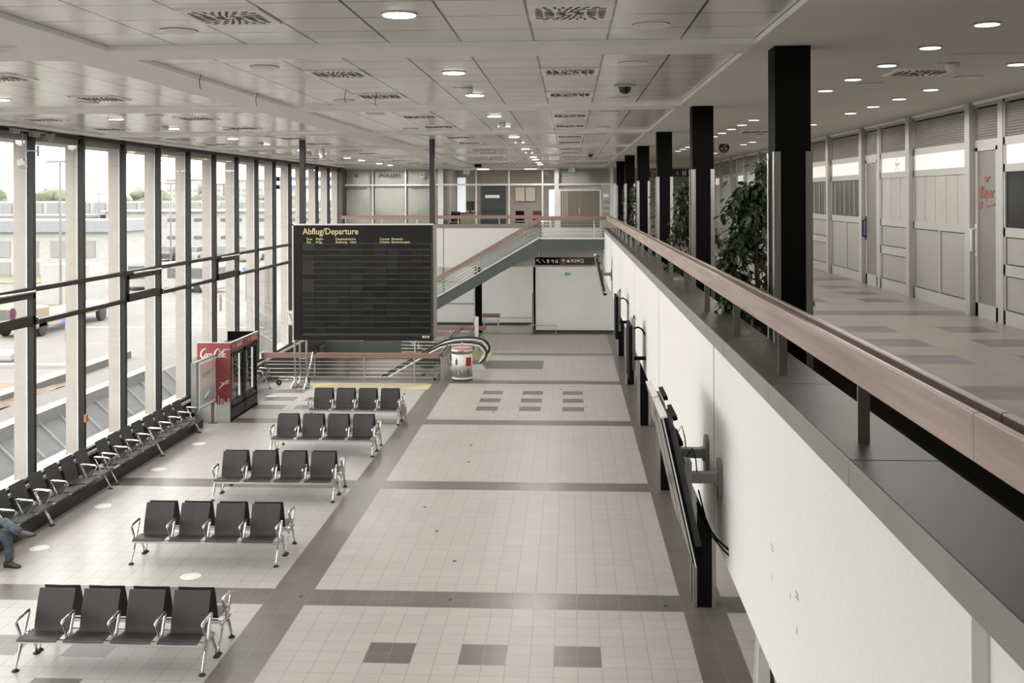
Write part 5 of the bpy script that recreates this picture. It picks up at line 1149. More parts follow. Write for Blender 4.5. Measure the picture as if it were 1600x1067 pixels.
b = MB(); b.box(-3.05, -0.95, 35.6, 37.4, 0.0, 0.006); tag(b.build('floor_mat', mat('floor_mat_grey', (0.17, 0.165, 0.155), 0.9), loc=(-2, 36.5, 0)), 'dark grey entrance mat at the head of the escalator', 'mat')
# ================================================================== escalator
def escalator():
    e = empty('escalator', (-3.3, 36.0, 0), 'escalator rising from the lower level with black handrails beside the void', 'escalator')
    base = [(-3.13, 0.22), (-2.98, 0.30), (-2.87, 0.45), (-2.85, 0.60), (-2.93, 0.76), (-3.10, 0.87), (-3.35, 0.92), (-3.7, 0.935), (-4.1, 0.90), (-4.45, 0.81), (-4.75, 0.66)]
    sl = math.tan(math.radians(30)); xe = -10.5
    base.append((xe, 0.66 - (-4.75 - xe) * sl))
    for i, Y in enumerate((35.45, 36.65)):
        P = [(x, Y, z) for x, z in base]
        b = MB(); b.tube(P, 0.04, 10); b.build('handrail_belt', rubber, e)
        b = MB(); Q = [(x * 1 + (-3.5 - x) * 0.0 - (0.07 if x > -3.1 else 0), Y, z - (0.07 if z > 0.7 or x < -4.2 else 0)) for x, z in base]
        b.tube(Q, 0.045, 8); b.build('handrail_guide', mat('bright_guide', (0.75, 0.74, 0.70), 0.35, 0.2), e)
        b = MB()
        poly = [(x - (0.07 if x > -3.1 else 0), z - 0.09) for x, z in base] + [(xe, 0.66 - (-4.75 - xe) * sl - 0.85), (-4.6, -0.12), (-4.2, 0.03), (-3.05, 0.03)]
        b.prism(poly, 'y', Y - 0.005, Y + 0.005); b.build('balustrade_pane', glass_in, e)
        b = MB(); poly = [(-2.95, 0.14), (-4.2, 0.14), (-4.65, -0.02), (xe, -0.02 - (-4.65 - xe) * sl), (xe, -0.5 - (-4.65 - xe) * sl), (-4.5, -0.4), (-2.95, -0.0)]
        b.prism(poly, 'y', Y - 0.12, Y + 0.12); b.build('skirt', steel, e)
    b = MB()
    for k in range(16):
        x = -4.7 - k * 0.38; z = -0.16 - k * 0.22
        b.box(x - 0.36, x, 35.58, 36.52, z - 0.03, z); b.box(x - 0.02, x, 35.58, 36.52, z - 0.0, z + 0.2)
    b.build('steps', mat('grooved_step', (0.28, 0.275, 0.26), 0.4, 0.7), e)
    b = MB(); b.box(-4.7, -2.95, 35.55, 36.55, -0.02, 0.012); b.build('landing_plate', steel, e)
    b = MB(); b.box(-4.45, -4.38, 35.56, 36.54, 0.012, 0.02); b.build('comb_plate', yel_m, e)
    b = MB(); b.prism([(-2.85, 0.0), (-4.2, 0.0), (-4.2, 0.12), (-3.0, 0.20)], 'y', 35.25, 35.33); b.build('newel_skirt', alu_pale, e)
escalator()
# advertising column
e = empty('advertising_column', (-3.49, 33.4, 0), 'white round SXF advertising column with bottle pictures in front of the escalator', 'advertising column')
b = MB(); b.tube([(-3.49, 33.4, 0.0), (-3.49, 33.4, 1.03)], 0.335, 40); b.build('drum', mat('ad_pale', (0.78, 0.76, 0.73), 0.4), e)
b = MB(); b.tube([(-3.49, 33.4, 0.86), (-3.49, 33.4, 1.04)], 0.338, 40); b.tube([(-3.49, 33.4, 0.0), (-3.49, 33.4, 0.12)], 0.338, 40); b.build('band', signwhite, e)
b = MB(); b.tube([(-3.49, 33.4, 1.03), (-3.49, 33.4, 1.05)], 0.341, 40); b.cyl((-3.49, 33.4, 1.05), (-3.49, 33.4, 1.22), 0.02, 8); b.build('top_ring', mat('ad_pink_rim', (0.55, 0.30, 0.28), 0.5), e)
def on_drum(ang, z, du, dz, m, nm, poly):
    """picture patch wrapped on the drum"""
    mb = MB(); r = 0.342; vs = []
    for u, v in poly: a = ang + u * du / r; vs.append((-3.49 + r * math.sin(a), 33.4 - r * math.cos(a), z + v * dz))
    mb.add(vs, [tuple(range(len(vs)))]); mb.build(nm, m, e)
bot = [(-0.5, 0), (0.5, 0), (0.5, 0.6), (0.2, 0.78), (0.2, 1), (-0.2, 1), (-0.2, 0.78), (-0.5, 0.6)]
gb = mat('bottle_print_green', (0.06, 0.13, 0.06), 0.4); gp = mat('bottle_print_pale', (0.42, 0.46, 0.30), 0.4)
for a, z, s_, m_ in ((-0.45, 0.52, 0.9, gb), (-0.8, 0.36, 0.7, gp), (0.12, 0.30, 0.7, gp), (-0.25, 0.20, 0.5, gp), (0.75, 0.22, 0.8, gb)): on_drum(a, z, 0.09 * s_, 0.26 * s_, m_, 'printed_bottle', bot)
for k in range(5): on_drum(0.55 + k * 0.13, 0.48, 0.05, 0.28, mat('ad_red', (0.36, 0.03, 0.04), 0.4), 'red_panel', [(-0.5, 0), (0.5, 0), (0.5, 1), (-0.5, 1)])
text('SXF', (-3.585, 33.055, 0.91), (1, 0, 0), (0, 0, 1), 0.085, 0.19, mat('ad_red', (0.36, 0.03, 0.04), 0.4), parent=e, bold=0.03)
for k, s_ in enumerate(('OPEN', 'SHOP', 'HERE')): on_drum(0.68, 0.68 - k * 0.075, 0.13, 0.03, signwhite, 'white_text_line', [(-0.5, 0), (0.5, 0), (0.5, 1), (-0.5, 1)])
# ================================================================== floor stickers and caps
for i, (x, y) in enumerate(((-5.864, 15.73), (-8.88, 16.9), (-8.89, 19.3), (-8.9, 22.0), (-8.87, 24.35), (-8.87, 30.4))):
    b = MB(); b.tube([(x, y, 0.0), (x, y, 0.004)], 0.155, 32)
    o = b.build('floor_sticker', signwhite, loc=(x, y, 0)); tag(o, ('round white floor sticker behind the first bench row', 'round white floor sticker beside the seated person', 'round white floor sticker second along the window benches', 'round white floor sticker third along the window benches', 'round white floor sticker in front of the poster stand', 'round white floor sticker beyond the drinks fridges')[i], 'floor sticker')
    b = MB(); b.tube([(x + 0.10 * math.cos(k * PI / 8), y + 0.10 * math.sin(k * PI / 8), 0.0045) for k in range(16)], 0.004, 4, closed=True); b.build('printed_ring', mat('ring_print', (0.6, 0.6, 0.58), 0.5), o)
for i, (x, y) in enumerate(((1.35, 14.9), (-1.75, 15.0), (-3.95, 15.02), (-1.87, 16.6), (-2.35, 18.1), (-2.75, 19.5), (-2.25, 22.9), (-2.35, 24.5), (-2.1, 28.3), (0.45, 29.2), (-2.55, 30.0), (-0.3, 31.8))):
    b = MB(); b.tube([(x, y, 0.0), (x, y, 0.004)], 0.035, 12); tag(b.build('floor_socket', charcoal, loc=(x, y, 0)), 'small dark cap in the hall floor, %s from the camera' % ORD[i], 'floor cap', 'small dark caps in the hall floor')
# loose sheet near the white wall
e = empty('notice_board', (2.35, 12.6, 0), 'pale sheet on a leaning dark board below the white wall at the bottom edge', 'notice board')
b = MB(); b.obox((2.30, 12.15, 0.38), (0.17, 0.05, 0), (-0.02, 0.05, 0), (0.03, 0.06, 0.38)); b.build('board', grey_pl, e); b = MB(); b.obox((2.28, 12.08, 0.40), (0.15, 0.045, 0), (-0.001, 0.004, 0), (0.03, 0.06, 0.34)); b.build('sheet', signwhite, e)
# ================================================================== screens on swivel brackets
def tv(Y, tilt, label, width=0.85, pale=False, arm=True, xt=0.80, xb=1.08, zt=3.93, zb=2.65):
    u = up(Y); e = empty('wall_screen', (XF, Y, zb + u), label, 'screen')
    t = Vector((xt, Y, zt + u)); b_ = Vector((xb, Y, zb + u)); ax = (t - b_) / 2; c = (t + b_) / 2; nrm = Vector((ax.z, 0, -ax.x)).normalized()
    b = MB(); b.obox(c, (0, width / 2, 0), nrm * 0.022, ax); b.build('display_panel', black, e, bevel=0.006)
    b = MB(); b.obox(c - nrm * 0.026, (0, width / 2 - 0.03, 0), nrm * 0.003, ax * 0.96); b.build('glass_front', screen, e)
    b = MB()
    for s_ in (-1, 1): b.obox(c + Vector((0, s_ * width / 2, 0)) - nrm * 0.012, (0, 0.006, 0), nrm * 0.006, ax)
    b.obox(t, (0, width / 2, 0), nrm * 0.03, ax.normalized() * 0.008); b.build('silver_edge', alu_pale, e)
    b = MB(); b.obox(c + nrm * 0.05, (0, width * 0.38, 0), nrm * 0.03, ax * (0.8 if not pale else 0.86)); b.build('back_housing', charcoal if not pale else mat('pale_housing', (0.30, 0.285, 0.26), 0.6), e, bevel=0.01)
    for q in (0.9, 0.55):
        b = MB(); b.obox(c + ax * q + nrm * 0.10, (0, width * 0.30, 0), nrm * 0.02, ax.normalized() * 0.02); b.build('clamp', black, e)
    b = MB(); b.obox(b_ + nrm * 0.05, (0, 0.05, 0), nrm * 0.05, ax.normalized() * 0.03); b.build('lower_clamp', black, e)
    if arm:
        za = 3.31 + u; xm = c.x + 0.10
        b = MB(); b.obox((xm + 0.0, Y, za - 0.10), (0.035, 0, 0), (0, 0.09, 0), (0, 0, 0.26)); b.build('mounting_plate', grey_pl, e, bevel=0.01)
        b = MB(); b.box(xm, XF - 0.02, Y - 0.05, Y + 0.05, za - 0.045, za + 0.045); b.box(XF - 0.06, XF - 0.03, Y - 0.055, Y + 0.055, za - 0.075, za + 0.055); b.build('arm', mat('bracket_grey', (0.23, 0.23, 0.22), 0.5), e, bevel=0.006)
        b = MB(); n = 20; P = []
        for k in range(n): a = 2 * PI * k / n; P.append((Y + 0.095 * math.cos(a) , za - 0.01 + 0.09 * math.sin(a) + (0.10 if math.sin(a) > 0.05 else (-0.10 if math.sin(a) < -0.05 else 0))))
        b.prism(P, 'x', XF - 0.035, XF - 0.001); b.build('wall_plate', mat('bracket_plate', (0.20, 0.20, 0.195), 0.5), e, bevel=0.004)
        b = MB()
        rr = random.Random(int(Y * 10))
        for k in range(6): b.tube([(xm - 0.03 + rr.uniform(0, 0.06), Y + rr.uniform(-0.08, 0.08), za + rr.uniform(0.02, 0.16)) for _ in range(5)], 0.008, 5)
        b.tube([(xm + 0.0, Y, za + 0.18), (xm + 0.05, Y, za + 0.26), (xm + 0.08, Y, za + 0.15), (xm + 0.09, Y, za + 0.03)], 0.006, 5)
        b.build('cables', black, e)
    return e
tv(9.37, 1, 'nearest wall screen seen edge on, tilted down on a grey arm')
tv(10.26, 1, 'second wall screen seen edge on, with pale top part, on a grey arm', pale=True)
for Y, lb in ((18.9, 'dark upright display slab standing off the white wall, fourth from far end'), (24.2, 'dark upright display slab standing off the white wall, beyond the other slab')):
    e = empty('wall_screen', (XF, Y, 2.5), lb, 'screen')
    b = MB(); b.box(1.04, 1.10, Y - 0.45, Y + 0.45, 2.55 + up(Y), 3.52 + up(Y)); b.build('display_panel', black, e, bevel=0.006)
    b = MB(); b.box(1.10, 1.17, Y - 0.2, Y + 0.2, 2.7 + up(Y), 3.6 + up(Y)); b.build('back_housing', grey_pl, e, bevel=0.008)
    b = MB(); b.box(1.14, XF, Y - 0.35, Y - 0.28, 2.90 + up(Y), 2.96 + up(Y)); b.build('arm', black, e)
    b = MB(); b.tube([(1.15, Y - 0.2, 3.45 + up(Y)), (1.22, Y - 0.2, 3.47 + up(Y)), (1.29, Y - 0.22, 3.43 + up(Y)), (XF, Y - 0.25, 3.33 + up(Y))], 0.018, 6); b.tube([(1.12, Y - 0.1, 3.5 + up(Y)), (1.15, Y - 0.15, 3.68 + up(Y)), (1.18, Y - 0.1, 3.6 + up(Y))], 0.01, 5); b.build('cables', black, e)
tv(33.4, 1, 'farthest wall screen seen edge on, tilted down near the KMQ sign')
# loose cable from the nearest bracket and marks on the wall
b = MB(); b.tube([(1.12, 9.3, 3.1), (1.18, 9.2, 2.95), (1.26, 9.05, 2.86), (1.35, 8.95, 2.80), (1.36, 8.93, 2.74)], 0.010, 6); b.tube([(1.14, 9.35, 3.2), (1.2, 9.1, 2.9), (1.3, 8.97, 2.8), (1.35, 8.93, 2.76)], 0.008, 6)
tag(b.build('loose_cable', black, loc=(1.2, 9.2, 2.9)), 'pair of loose black cables drooping from the nearest bracket to the wall edge', 'cable')
k_ = 0
for (y, z, s_) in ((7.066, 3.472, 1), (7.066, 3.443, 1), (7.055, 3.232, 0), (6.306, 3.44, 1), (6.307, 3.412, 1), (6.291, 3.197, 0)):
    mb = MB(); rr = random.Random(int(z * 1000)); O = (XF - 0.0005, y, z); U = (0, -1, 0); V = (0, 0, 1); N = (-1, 0, 0)
    for q in range(4 if s_ else 2):
        x0 = q * 0.02; mb.ribbon([(x0, rr.uniform(0, 0.006)), (x0 + 0.008, 0.013), (x0 + 0.016, rr.uniform(0, 0.006)), (x0 + 0.02, 0.012)] if s_ else [(x0, 0.0), (x0 + 0.012, 0.03), (x0 + 0.02, 0.055)], 0.005, O, U, V, N, off=0.002)
    tag(mb.build('pen_mark', charcoal if s_ else grey_pl, loc=O), ('small dark pen mark on the white wall, upper of the far pair', 'small dark pen mark on the white wall, lower of the far pair', 'faint scratch below the far pair of pen marks', 'small dark pen mark on the white wall, upper of the near pair', 'small dark pen mark on the white wall, lower of the near pair', 'faint scratch below the near pair of pen marks')[k_], 'mark'); k_ += 1
mb = MB(); mb.ribbon([(0, 0), (0.004, -0.04)], 0.008, (XF - 0.0005, 6.456, 3.38), (0, -1, 0), (0, 0, 1), (-1, 0, 0), off=0.002); tag(mb.build('pen_mark', charcoal, loc=(XF, 6.456, 3.36)), 'short dark vertical scratch beside the near pen marks', 'mark')
# ================================================================== ficus plants in the planter
def ficus(x, y, z0, h, w, n, seed, label, z_lo=0.2, big=1.0):
    rr = random.Random(seed); e = empty('ficus', (x, y, z0), label, 'plant', 'indoor trees in the planter')
    b = MB(); branches = []
    trunk = [(x, y, z0), (x + 0.02, y, z0 + h * 0.3), (x - 0.02, y + 0.03, z0 + h * 0.62), (x, y, z0 + h * 0.92)]
    b.tube(trunk, [0.035, 0.03, 0.02, 0.006], 7)
    for k in range(40):
        t = rr.uniform(0.18, 0.92); a = rr.uniform(0, 2 * PI); L = w * rr.uniform(0.55, 1.0) * (1.15 - 0.75 * t)
        s_ = Vector((x, y, z0 + h * t)); m_ = s_ + Vector((math.cos(a) * L * 0.55, math.sin(a) * L * 0.55, 0.12)); q = s_ + Vector((math.cos(a) * L, math.sin(a) * L, -0.10 - 0.12 * rr.random())); q.x = max(q.x, 1.55); m_.x = max(m_.x, 1.55)
        b.tube([s_, m_, q], [0.010, 0.006, 0.002], 5); branches.append((s_, m_, q))
    b.build('trunk', bark, e)
    mb = MB()
    for k in range(n):
        s_, m_, q = rr.choice(branches); t = rr.uniform(0.25, 1.0)
        p = (s_.lerp(m_, t * 2) if t < 0.5 else m_.lerp(q, t * 2 - 1)) + Vector((rr.gauss(0, 0.05), rr.gauss(0, 0.05), rr.gauss(0, 0.05)))
        if p.x < 1.56: continue
        L = rr.uniform(0.07, 0.115) * big; a = rr.uniform(0, 2 * PI); dn = rr.uniform(-1.3, -0.2)
        d = Vector((math.cos(a) * math.cos(dn), math.sin(a) * math.cos(dn), math.sin(dn))); sd = d.cross(Vector((rr.gauss(0, 0.4), rr.gauss(0, 0.4), 1))).normalized(); nn = d.cross(sd)
        wd = L * 0.24
        mb.add([p, p + d * L * 0.35 + sd * wd - nn * 0.008, p + d * L * 0.35 - sd * wd - nn * 0.008, p + d * L * 0.7 + sd * wd * 0.7 - nn * 0.004, p + d * L * 0.7 - sd * wd * 0.7 - nn * 0.004, p + d * L, p + d * L * 0.35, p + d * L * 0.7],
               [(0, 6, 1), (0, 2, 6), (1, 6, 7, 3), (6, 2, 4, 7), (3, 7, 5), (7, 4, 5)])
    o = mb.build('foliage', leaf_m, e); o['kind'] = 'stuff'
ficus(2.0, 11.25, 4.13, 2.1, 0.60, 2600, 1, 'large leafy ficus between the first and second black columns', big=1.15)
ficus(2.02, 17.2, 4.15, 2.0, 0.62, 2800, 2, 'ficus behind the second black column, leaves on both sides of it', big=1.1)
ficus(2.15, 24.5, 4.15, 2.1, 0.40, 500, 3, 'thin ficus between the third and fourth black columns')
ficus(1.98, 30.2, 4.2, 2.1, 0.50, 1200, 4, 'bushy green plant beside the fifth black column')
ficus(1.98, 35.8, 4.2, 2.0, 0.52, 1200, 5, 'bushy green plant before the farthest black column')
b = MB(); b.box(1.75, 2.18, YB, 40.4, 4.0, 4.12); tag(b.build('planter_soil', soil_m, slope=True, loc=(1.95, 15, 4.0)), 'dark soil filling the long planter trough', 'soil', kind='stuff')
# ================================================================== fittings on the window wall
e = empty('hanging_floodlight', (-9.85, 18.3, 7.0), 'floodlight hanging from a bracket at the top of the nearest window mullion', 'floodlight')
z = 7.10 + up(18)
b = MB(); b.box(-9.93, -9.88, 17.9, 19.3, z - 0.06, z - 0.03); b.box(-9.9, -9.83, 17.85, 18.1, z - 0.12, z - 0.03); b.box(-9.92, -9.83, 18.55, 18.8, z - 0.14, z - 0.04); b.build('bracket', grey_pl, e)
b = MB(); b.tube([(-9.85, 18.2, z - 0.1), (-9.85, 18.22, z - 0.35), (-9.85, 18.15, z - 0.58)], 0.012, 6); b.tube([(-9.85, 18.2, z - 0.42), (-9.85, 18.75, z - 0.40)], 0.015, 6); b.tube([(-9.85, 18.75, z - 0.3), (-9.85, 18.75, z - 0.5)], 0.025, 6); b.build('arm', grey_pl, e)
b = MB(); b.obox((-9.83, 18.15, z - 0.66), (0.06, 0, 0.02), (0, 0.07, -0.03), (-0.02, 0.02, 0.06)); b.build('lamp_head', white_pl, e, bevel=0.01)
b = MB(); b.obox((-9.768, 18.15, z - 0.64), (0.003, 0, 0.001), (0, 0.06, -0.028), (-0.015, 0.018, 0.05)); b.build('lamp_glass', glass_in, e)
b = MB(); P = [(19.3 + 0.17 * math.cos(-PI * k / 14), z - 0.03 + 0.17 * math.sin(-PI * k / 14)) for k in range(15)]; b.prism(P, 'x', -9.9, -9.88); tag(b.build('half_round_plate', grey_pl, loc=(-9.9, 19.3, z)), 'grey half round plate hanging at the window head', 'plate')
b = MB(); b.box(-9.95, -9.90, 20.74, 20.84, 1.27, 1.43); tag(b.build('alarm_box', mat('alarm_orange', (0.45, 0.16, 0.07), 0.5), loc=(-9.93, 20.8, 1.3), bevel=0.01), 'small orange alarm call box on a window mullion', 'alarm box')
def trans_mat(name, col):
    m = bpy.data.materials.new(name); m.use_nodes = True; n = m.node_tree.nodes; l = m.node_tree.links
    b_ = n['Principled BSDF']; b_.inputs['Base Color'].default_value = (*col, 1); t = n.new('ShaderNodeBsdfTranslucent'); t.inputs[0].default_value = (*col, 1); mx = n.new('ShaderNodeMixShader'); mx.inputs[0].default_value = 0.5
    l.new(b_.outputs[0], mx.inputs[1]); l.new(t.outputs[0], mx.inputs[2]); l.new(mx.outputs[0], n['Material Output'].inputs[0]); MATS[name] = m
trans_mat('sticker_red', (0.62, 0.22, 0.24)); trans_mat('sticker_blue', (0.30, 0.38, 0.62))
o = MB(); o.tube([(-9.985, 18.10, 3.78), (-9.98, 18.10, 3.78)], 0.115, 28); o = o.build('no_stopping_sticker', mat('sticker_red', (0.6, 0.12, 0.14), 0.5), loc=(-9.98, 18.1, 3.78)); tag(o, 'round red and blue no stopping sign on the leftmost window pane', 'sign')
b = MB(); b.tube([(-9.981, 18.10, 3.78), (-9.976, 18.10, 3.78)], 0.088, 28); b.build('blue_field', mat('sticker_blue', (0.12, 0.22, 0.55), 0.5), o)
for s_ in (1, -1):
    b = MB(); b.ribbon([(-0.06, -0.06 * s_), (0.06, 0.06 * s_)], 0.022, (-9.976, 18.10, 3.78), (0, -1, 0), (0, 0, 1), (1, 0, 0), off=0.002); b.build('red_bar', mat('sticker_red', (0.6, 0.12, 0.14), 0.5), o)
# ================================================================== outside
b = MB(); b.box(-700, -10.4, -60, 900, -0.15, -0.05); b.build('ground', asphalt, kind='structure')
def ext_box(name, label, cat, x0, x1, y0, y1, z0, z1, m, **k):
    b = MB(); b.box(x0, x1, y0, y1, z0, z1); return tag(b.build(name, m, loc=((x0 + x1) / 2, (y0 + y1) / 2, z0), **k), label, cat)
G = -0.05
# skylight strip just outside
sk_white = mat('skylight_white', (0.42, 0.42, 0.41), 0.6)
e = empty('skylight', (-11.4, 22, 0.4), 'white framed sloping skylight strip just outside the windows', 'skylight')
b = MB(); b.box(-11.78, -11.46, 10, 28.6, 0.957, 1.226); b.build('white_beam', sk_white, e)
b = MB(); b.quad((-11.5, 10, 1.0), (-10.9, 10, 0.447), (-10.9, 31.5, 0.447), (-11.5, 31.5, 1.0)); b.build('pane', skyglass, e)
b = MB(); y = 11.4
while y < 31.5: b.bar((-11.5, y, 1.02), (-10.9, y, 0.467), 0.05, 0.04); y += 0.873
b.build('glazing_bar', sk_white, e)
b = MB(); b.box(-10.92, -10.86, 10, 31.5, 0.2, 0.47); b.build('inner_curb', egrey, e)
b = MB(); b.box(-10.86, -10.36, -5, 48, 0.1, 0.47); b.build('outer_sill', sk_white, e)
b = MB(); b.box(-11.78, -11.6, 10, 31.5, G, 0.96); b.build('upstand', conc, e)
sc_ = (H - G) / H
# soil mound + kerb
mb = MB(); nx, ny = 24, 40
for i in range(nx + 1):
    for j in range(ny + 1):
        u, v = i / nx, j / ny; x = -25 + 9 * u; y = 23 + 9.5 * v
        hgt = (math.sin(PI * u) ** 0.6) * (math.sin(PI * v) ** 0.5) * 0.5 + noise.noise(Vector((x * 0.9, y * 0.9, 0))) * 0.12
        mb.v.append(Vector((x, y, G - 0.02 + max(0, hgt))))
for i in range(nx):
    for j in range(ny):
        a = i * (ny + 1) + j; mb.f.append([a, a + ny + 1, a + ny + 2, a + 1]); mb.m.append(0); mb.sm.append(True)
tag(mb.build('soil_mound', dirt, loc=(-20, 28, G)), 'reddish brown soil mound outside the nearest windows', 'soil', kind='stuff')
ext_box('kerb', 'long grey concrete kerb outside beside the soil mound', 'kerb', -16.9, -16.4, 18, 38, G, G + 0.25, conc)
ext_box('kerb', 'pale kerb line beyond the soil mound', 'kerb', -60, -17.5, 35.6, 36.0, G, G + 0.1, ewhite)
for i, (x, y) in enumerate(((-21.5, 36.8), (-21.1, 37.5), (-20.7, 37.0))): ext_box('white_sack', 'white sack lying beyond the soil mound, %s' % ('left one', 'middle one', 'right one')[i], 'sack', x - 0.4, x + 0.4, y - 0.25, y + 0.25, G, G + 0.35, ewhite, bevel=0.1)
# lawn strips
ext_box('lawn', 'pale grass verge in front of the white office building', 'grass', -90, -38, 72, 86, G, G + 0.06, grass_m)['kind'] = 'stuff'
ext_box('lawn', 'small grass patch left of the white container', 'grass', -36, -27, 52, 60, G, G + 0.06, grass_m)['kind'] = 'stuff'
for i, (x0, x1, y0, y1) in enumerate(((-60, -14, 47.0, 47.25), (-40, -14, 58.0, 58.2))): ext_box('road_line', ('near', 'far')[i] + ' white line painted on the asphalt', 'road marking', x0, x1, y0, y1, G, G + 0.012, ewhite)
# building A
def ebuilding(label, x0, x1, y0, y1, z1, wins, roof=None, roofm=None, name='building', wm=egrey):
    e = empty(name, ((x0 + x1) / 2, (y0 + y1) / 2, G), label, 'building')
    b = MB(); b.box(x0, x1, y0, y1, G, z1); b.build('walls', ewhite, e)
    if roof: b = MB(); b.box(x0 - 0.4, x1 + 0.4, y0 - 0.4, y1 + 0.4, z1, z1 + roof); b.build('roof', roofm or conc, e)
    for (a, c, z0_, z1_) in wins: b = MB(); b.box(a, c, y0 - 0.06, y0 - 0.01, z0_, z1_); b.build('window', wm, e)
    return e
wl_ = mat('ext_window_pale', (0.19, 0.19, 0.185), 0.5)
ebuilding('two storey white office building with blue grey roof seen through the left windows', -66, -36.1, 80, 90, 3.4, [(x, x + 1.3, z, z + 1.3) for z in (1.4, -0.3) for x in [-64 + 2.3 * k for k in range(12)]], 0.9, eblue, wm=wl_)
ebuilding('low white building with a row of small dark windows behind the blue grey roof', -88, -54.0, 112, 122, 4.0, [(x, x + 0.7, 3.0, 3.4) for x in [-86 + 1.9 * k for k in range(20)]], 0.3)
ebuilding('long white building with dark ribbon windows', -53, -18, 116, 130, 4.6, [(x, x + 2.4, z, z + 0.35) for z in (3.5, 1.5) for x in [-52 + 3.1 * k for k in range(11)]], 0.2, ewhite)
e = empty('building', (-75, 160, G), 'very long low hall with pale vertical screens in front of the trees', 'building')
b = MB(); b.box(-150, -35, 158, 170, G, 5.9); b.build('walls', ewhite, e)
b = MB()
for k in range(46): b.box(-149 + 2.5 * k, -147.2 + 2.5 * k, 157.8, 157.95, 3.2, 5.6)
b.build('screens', wl_, e)
for i, (x, w_, hgt) in enumerate(((-222, 18, 14.0), (-200, 10, 11.5), (-186, 20, 13.5), (-162, 14, 10.5))):
    ebuilding('distant pale apartment block, %s from the left' % ORD[i].replace('nearest', 'first'), x, x + w_, 560, 580, hgt + 3.5, [(x + 1 + 3 * a, x + 2.6 + 3 * a, 2 + 3 * c, 3.4 + 3 * c) for a in range(int(w_ / 3)) for c in range(4)], 0.5, wm=wl_)
# chimney with red and white bands
e = empty('chimney', (-67.1, 200, G), 'tall red and white banded chimney beyond the buildings', 'chimney')
for i, (z0, z1) in enumerate(((G, 4.8), (4.8, 7.6), (7.6, 10.35), (10.35, 13.1))):
    b = MB(); b.cyl((-67.1, 200, z0), (-67.1, 200, z1), 0.33, 14); b.build('band', (ewhite, palered, ewhite, palered)[i], e)
# blue gantry
e = empty('blue_gantry', (-20, 90, G), 'blue double beam gantry structure outside the far windows', 'gantry')
b = MB(); b.box(-26, -12, 90, 90.3, 7.2 - 0.35, 7.2 + 0.0); b.box(-26, -12, 90, 90.3, 7.9 - 0.35, 7.9); b.build('beam', paleblue, e)
for x in (-25.6, -12.4): b = MB(); b.box(x - 0.15, x + 0.15, 90, 90.3, G, 8); b.build('post', ewhite, e)
# trees
def tree(x, y, r, hgt, seed, label):
    rr = random.Random(seed); e = empty('tree', (x, y, G), label, 'tree', 'trees on the horizon')
    b = MB(); b.cyl((x, y, G), (x, y, hgt * 0.6), 0.25, 8); b.build('trunk', bark, e)
    mb = MB()
    for k in range(14):
        a = rr.uniform(0, 2 * PI); q = rr.uniform(0, r * 0.75); c = Vector((x + math.cos(a) * q, y + math.sin(a) * q * 0.6, hgt * rr.uniform(0.35, 0.82)))
        b0 = len(mb.v); mb.sphere(c, r * rr.uniform(0.28, 0.45), 12, 8, sq=(1, 1, 0.85))
        for i in range(b0, len(mb.v)):
            p = mb.v[i]; mb.v[i] = p + (p - c) * (noise.noise(p * 0.9) * 0.45)
    o = mb.build('crown', tree_m, e)
tn = 0
rt = random.Random(11)
for k in range(13):
    x = -150 + k * 8.0 + rt.uniform(-1.5, 1.5); tree(x, 205 + 9 * (k % 2), 4.6, 8.4 + rt.uniform(-1.2, 1.0), k, 'soft green tree on the horizon behind the long hall, %s from the left' % ORD[k].replace('nearest', 'first'))
for k, (x, y, r, h_) in enumerate(((-30, 118, 3.2, 7.5), (-25.5, 112, 3.0, 8.2), (-20, 108, 3.4, 9.4), (-56, 128, 2.4, 5.6))): tree(x, y + 30, r, h_ , 40 + k, 'loose green tree by the blue gantry, %s' % ('left', 'middle', 'right', 'small one far left')[k])
# vehicles
def car(x, y, rz, col, label, L=4.2):
    e = empty('parked_car', (x, y, G), label, 'car', 'parked cars outside'); e.rotation_euler = (0, 0, rz); e['_w'] = (0, 0, 0)
    b = MB(); b.prism([(-L / 2, 0.25), (L / 2, 0.25), (L / 2, 0.75), (L / 2 - 0.9, 0.9), (-L / 2 + 0.2, 0.92), (-L / 2, 0.75)], 'y', -0.85, 0.85); b.build('body', col, e, bevel=0.06)
    b = MB(); b.prism([(-L / 2 + 0.4, 0.9), (L / 2 - 1.1, 0.9), (L / 2 - 1.7, 1.42), (-L / 2 + 0.9, 1.42)], 'y', -0.75, 0.75); b.build('cabin', egrey, e, bevel=0.05)
    for wx in (-L / 2 + 0.8, L / 2 - 0.8):
        for wy in (-0.8, 0.8): b = MB(); b.cyl((wx, wy - 0.1, 0.32), (wx, wy + 0.1, 0.32), 0.32, 14); b.build('wheel', rubber, e)
cc = [ewhite, egrey, mat('car_silver', (0.4, 0.4, 0.4), 0.3, 0.5), mat('car_dark', (0.08, 0.08, 0.09), 0.3)]
for k in range(7): car(-47.5 + k * 2.7, 100 + (k % 2) * 1.2, 1.45 + 0.1 * (k % 3), cc[k % 4], 'car parked beyond the fence, %s from the left' % ORD[k].replace('nearest', 'first'))
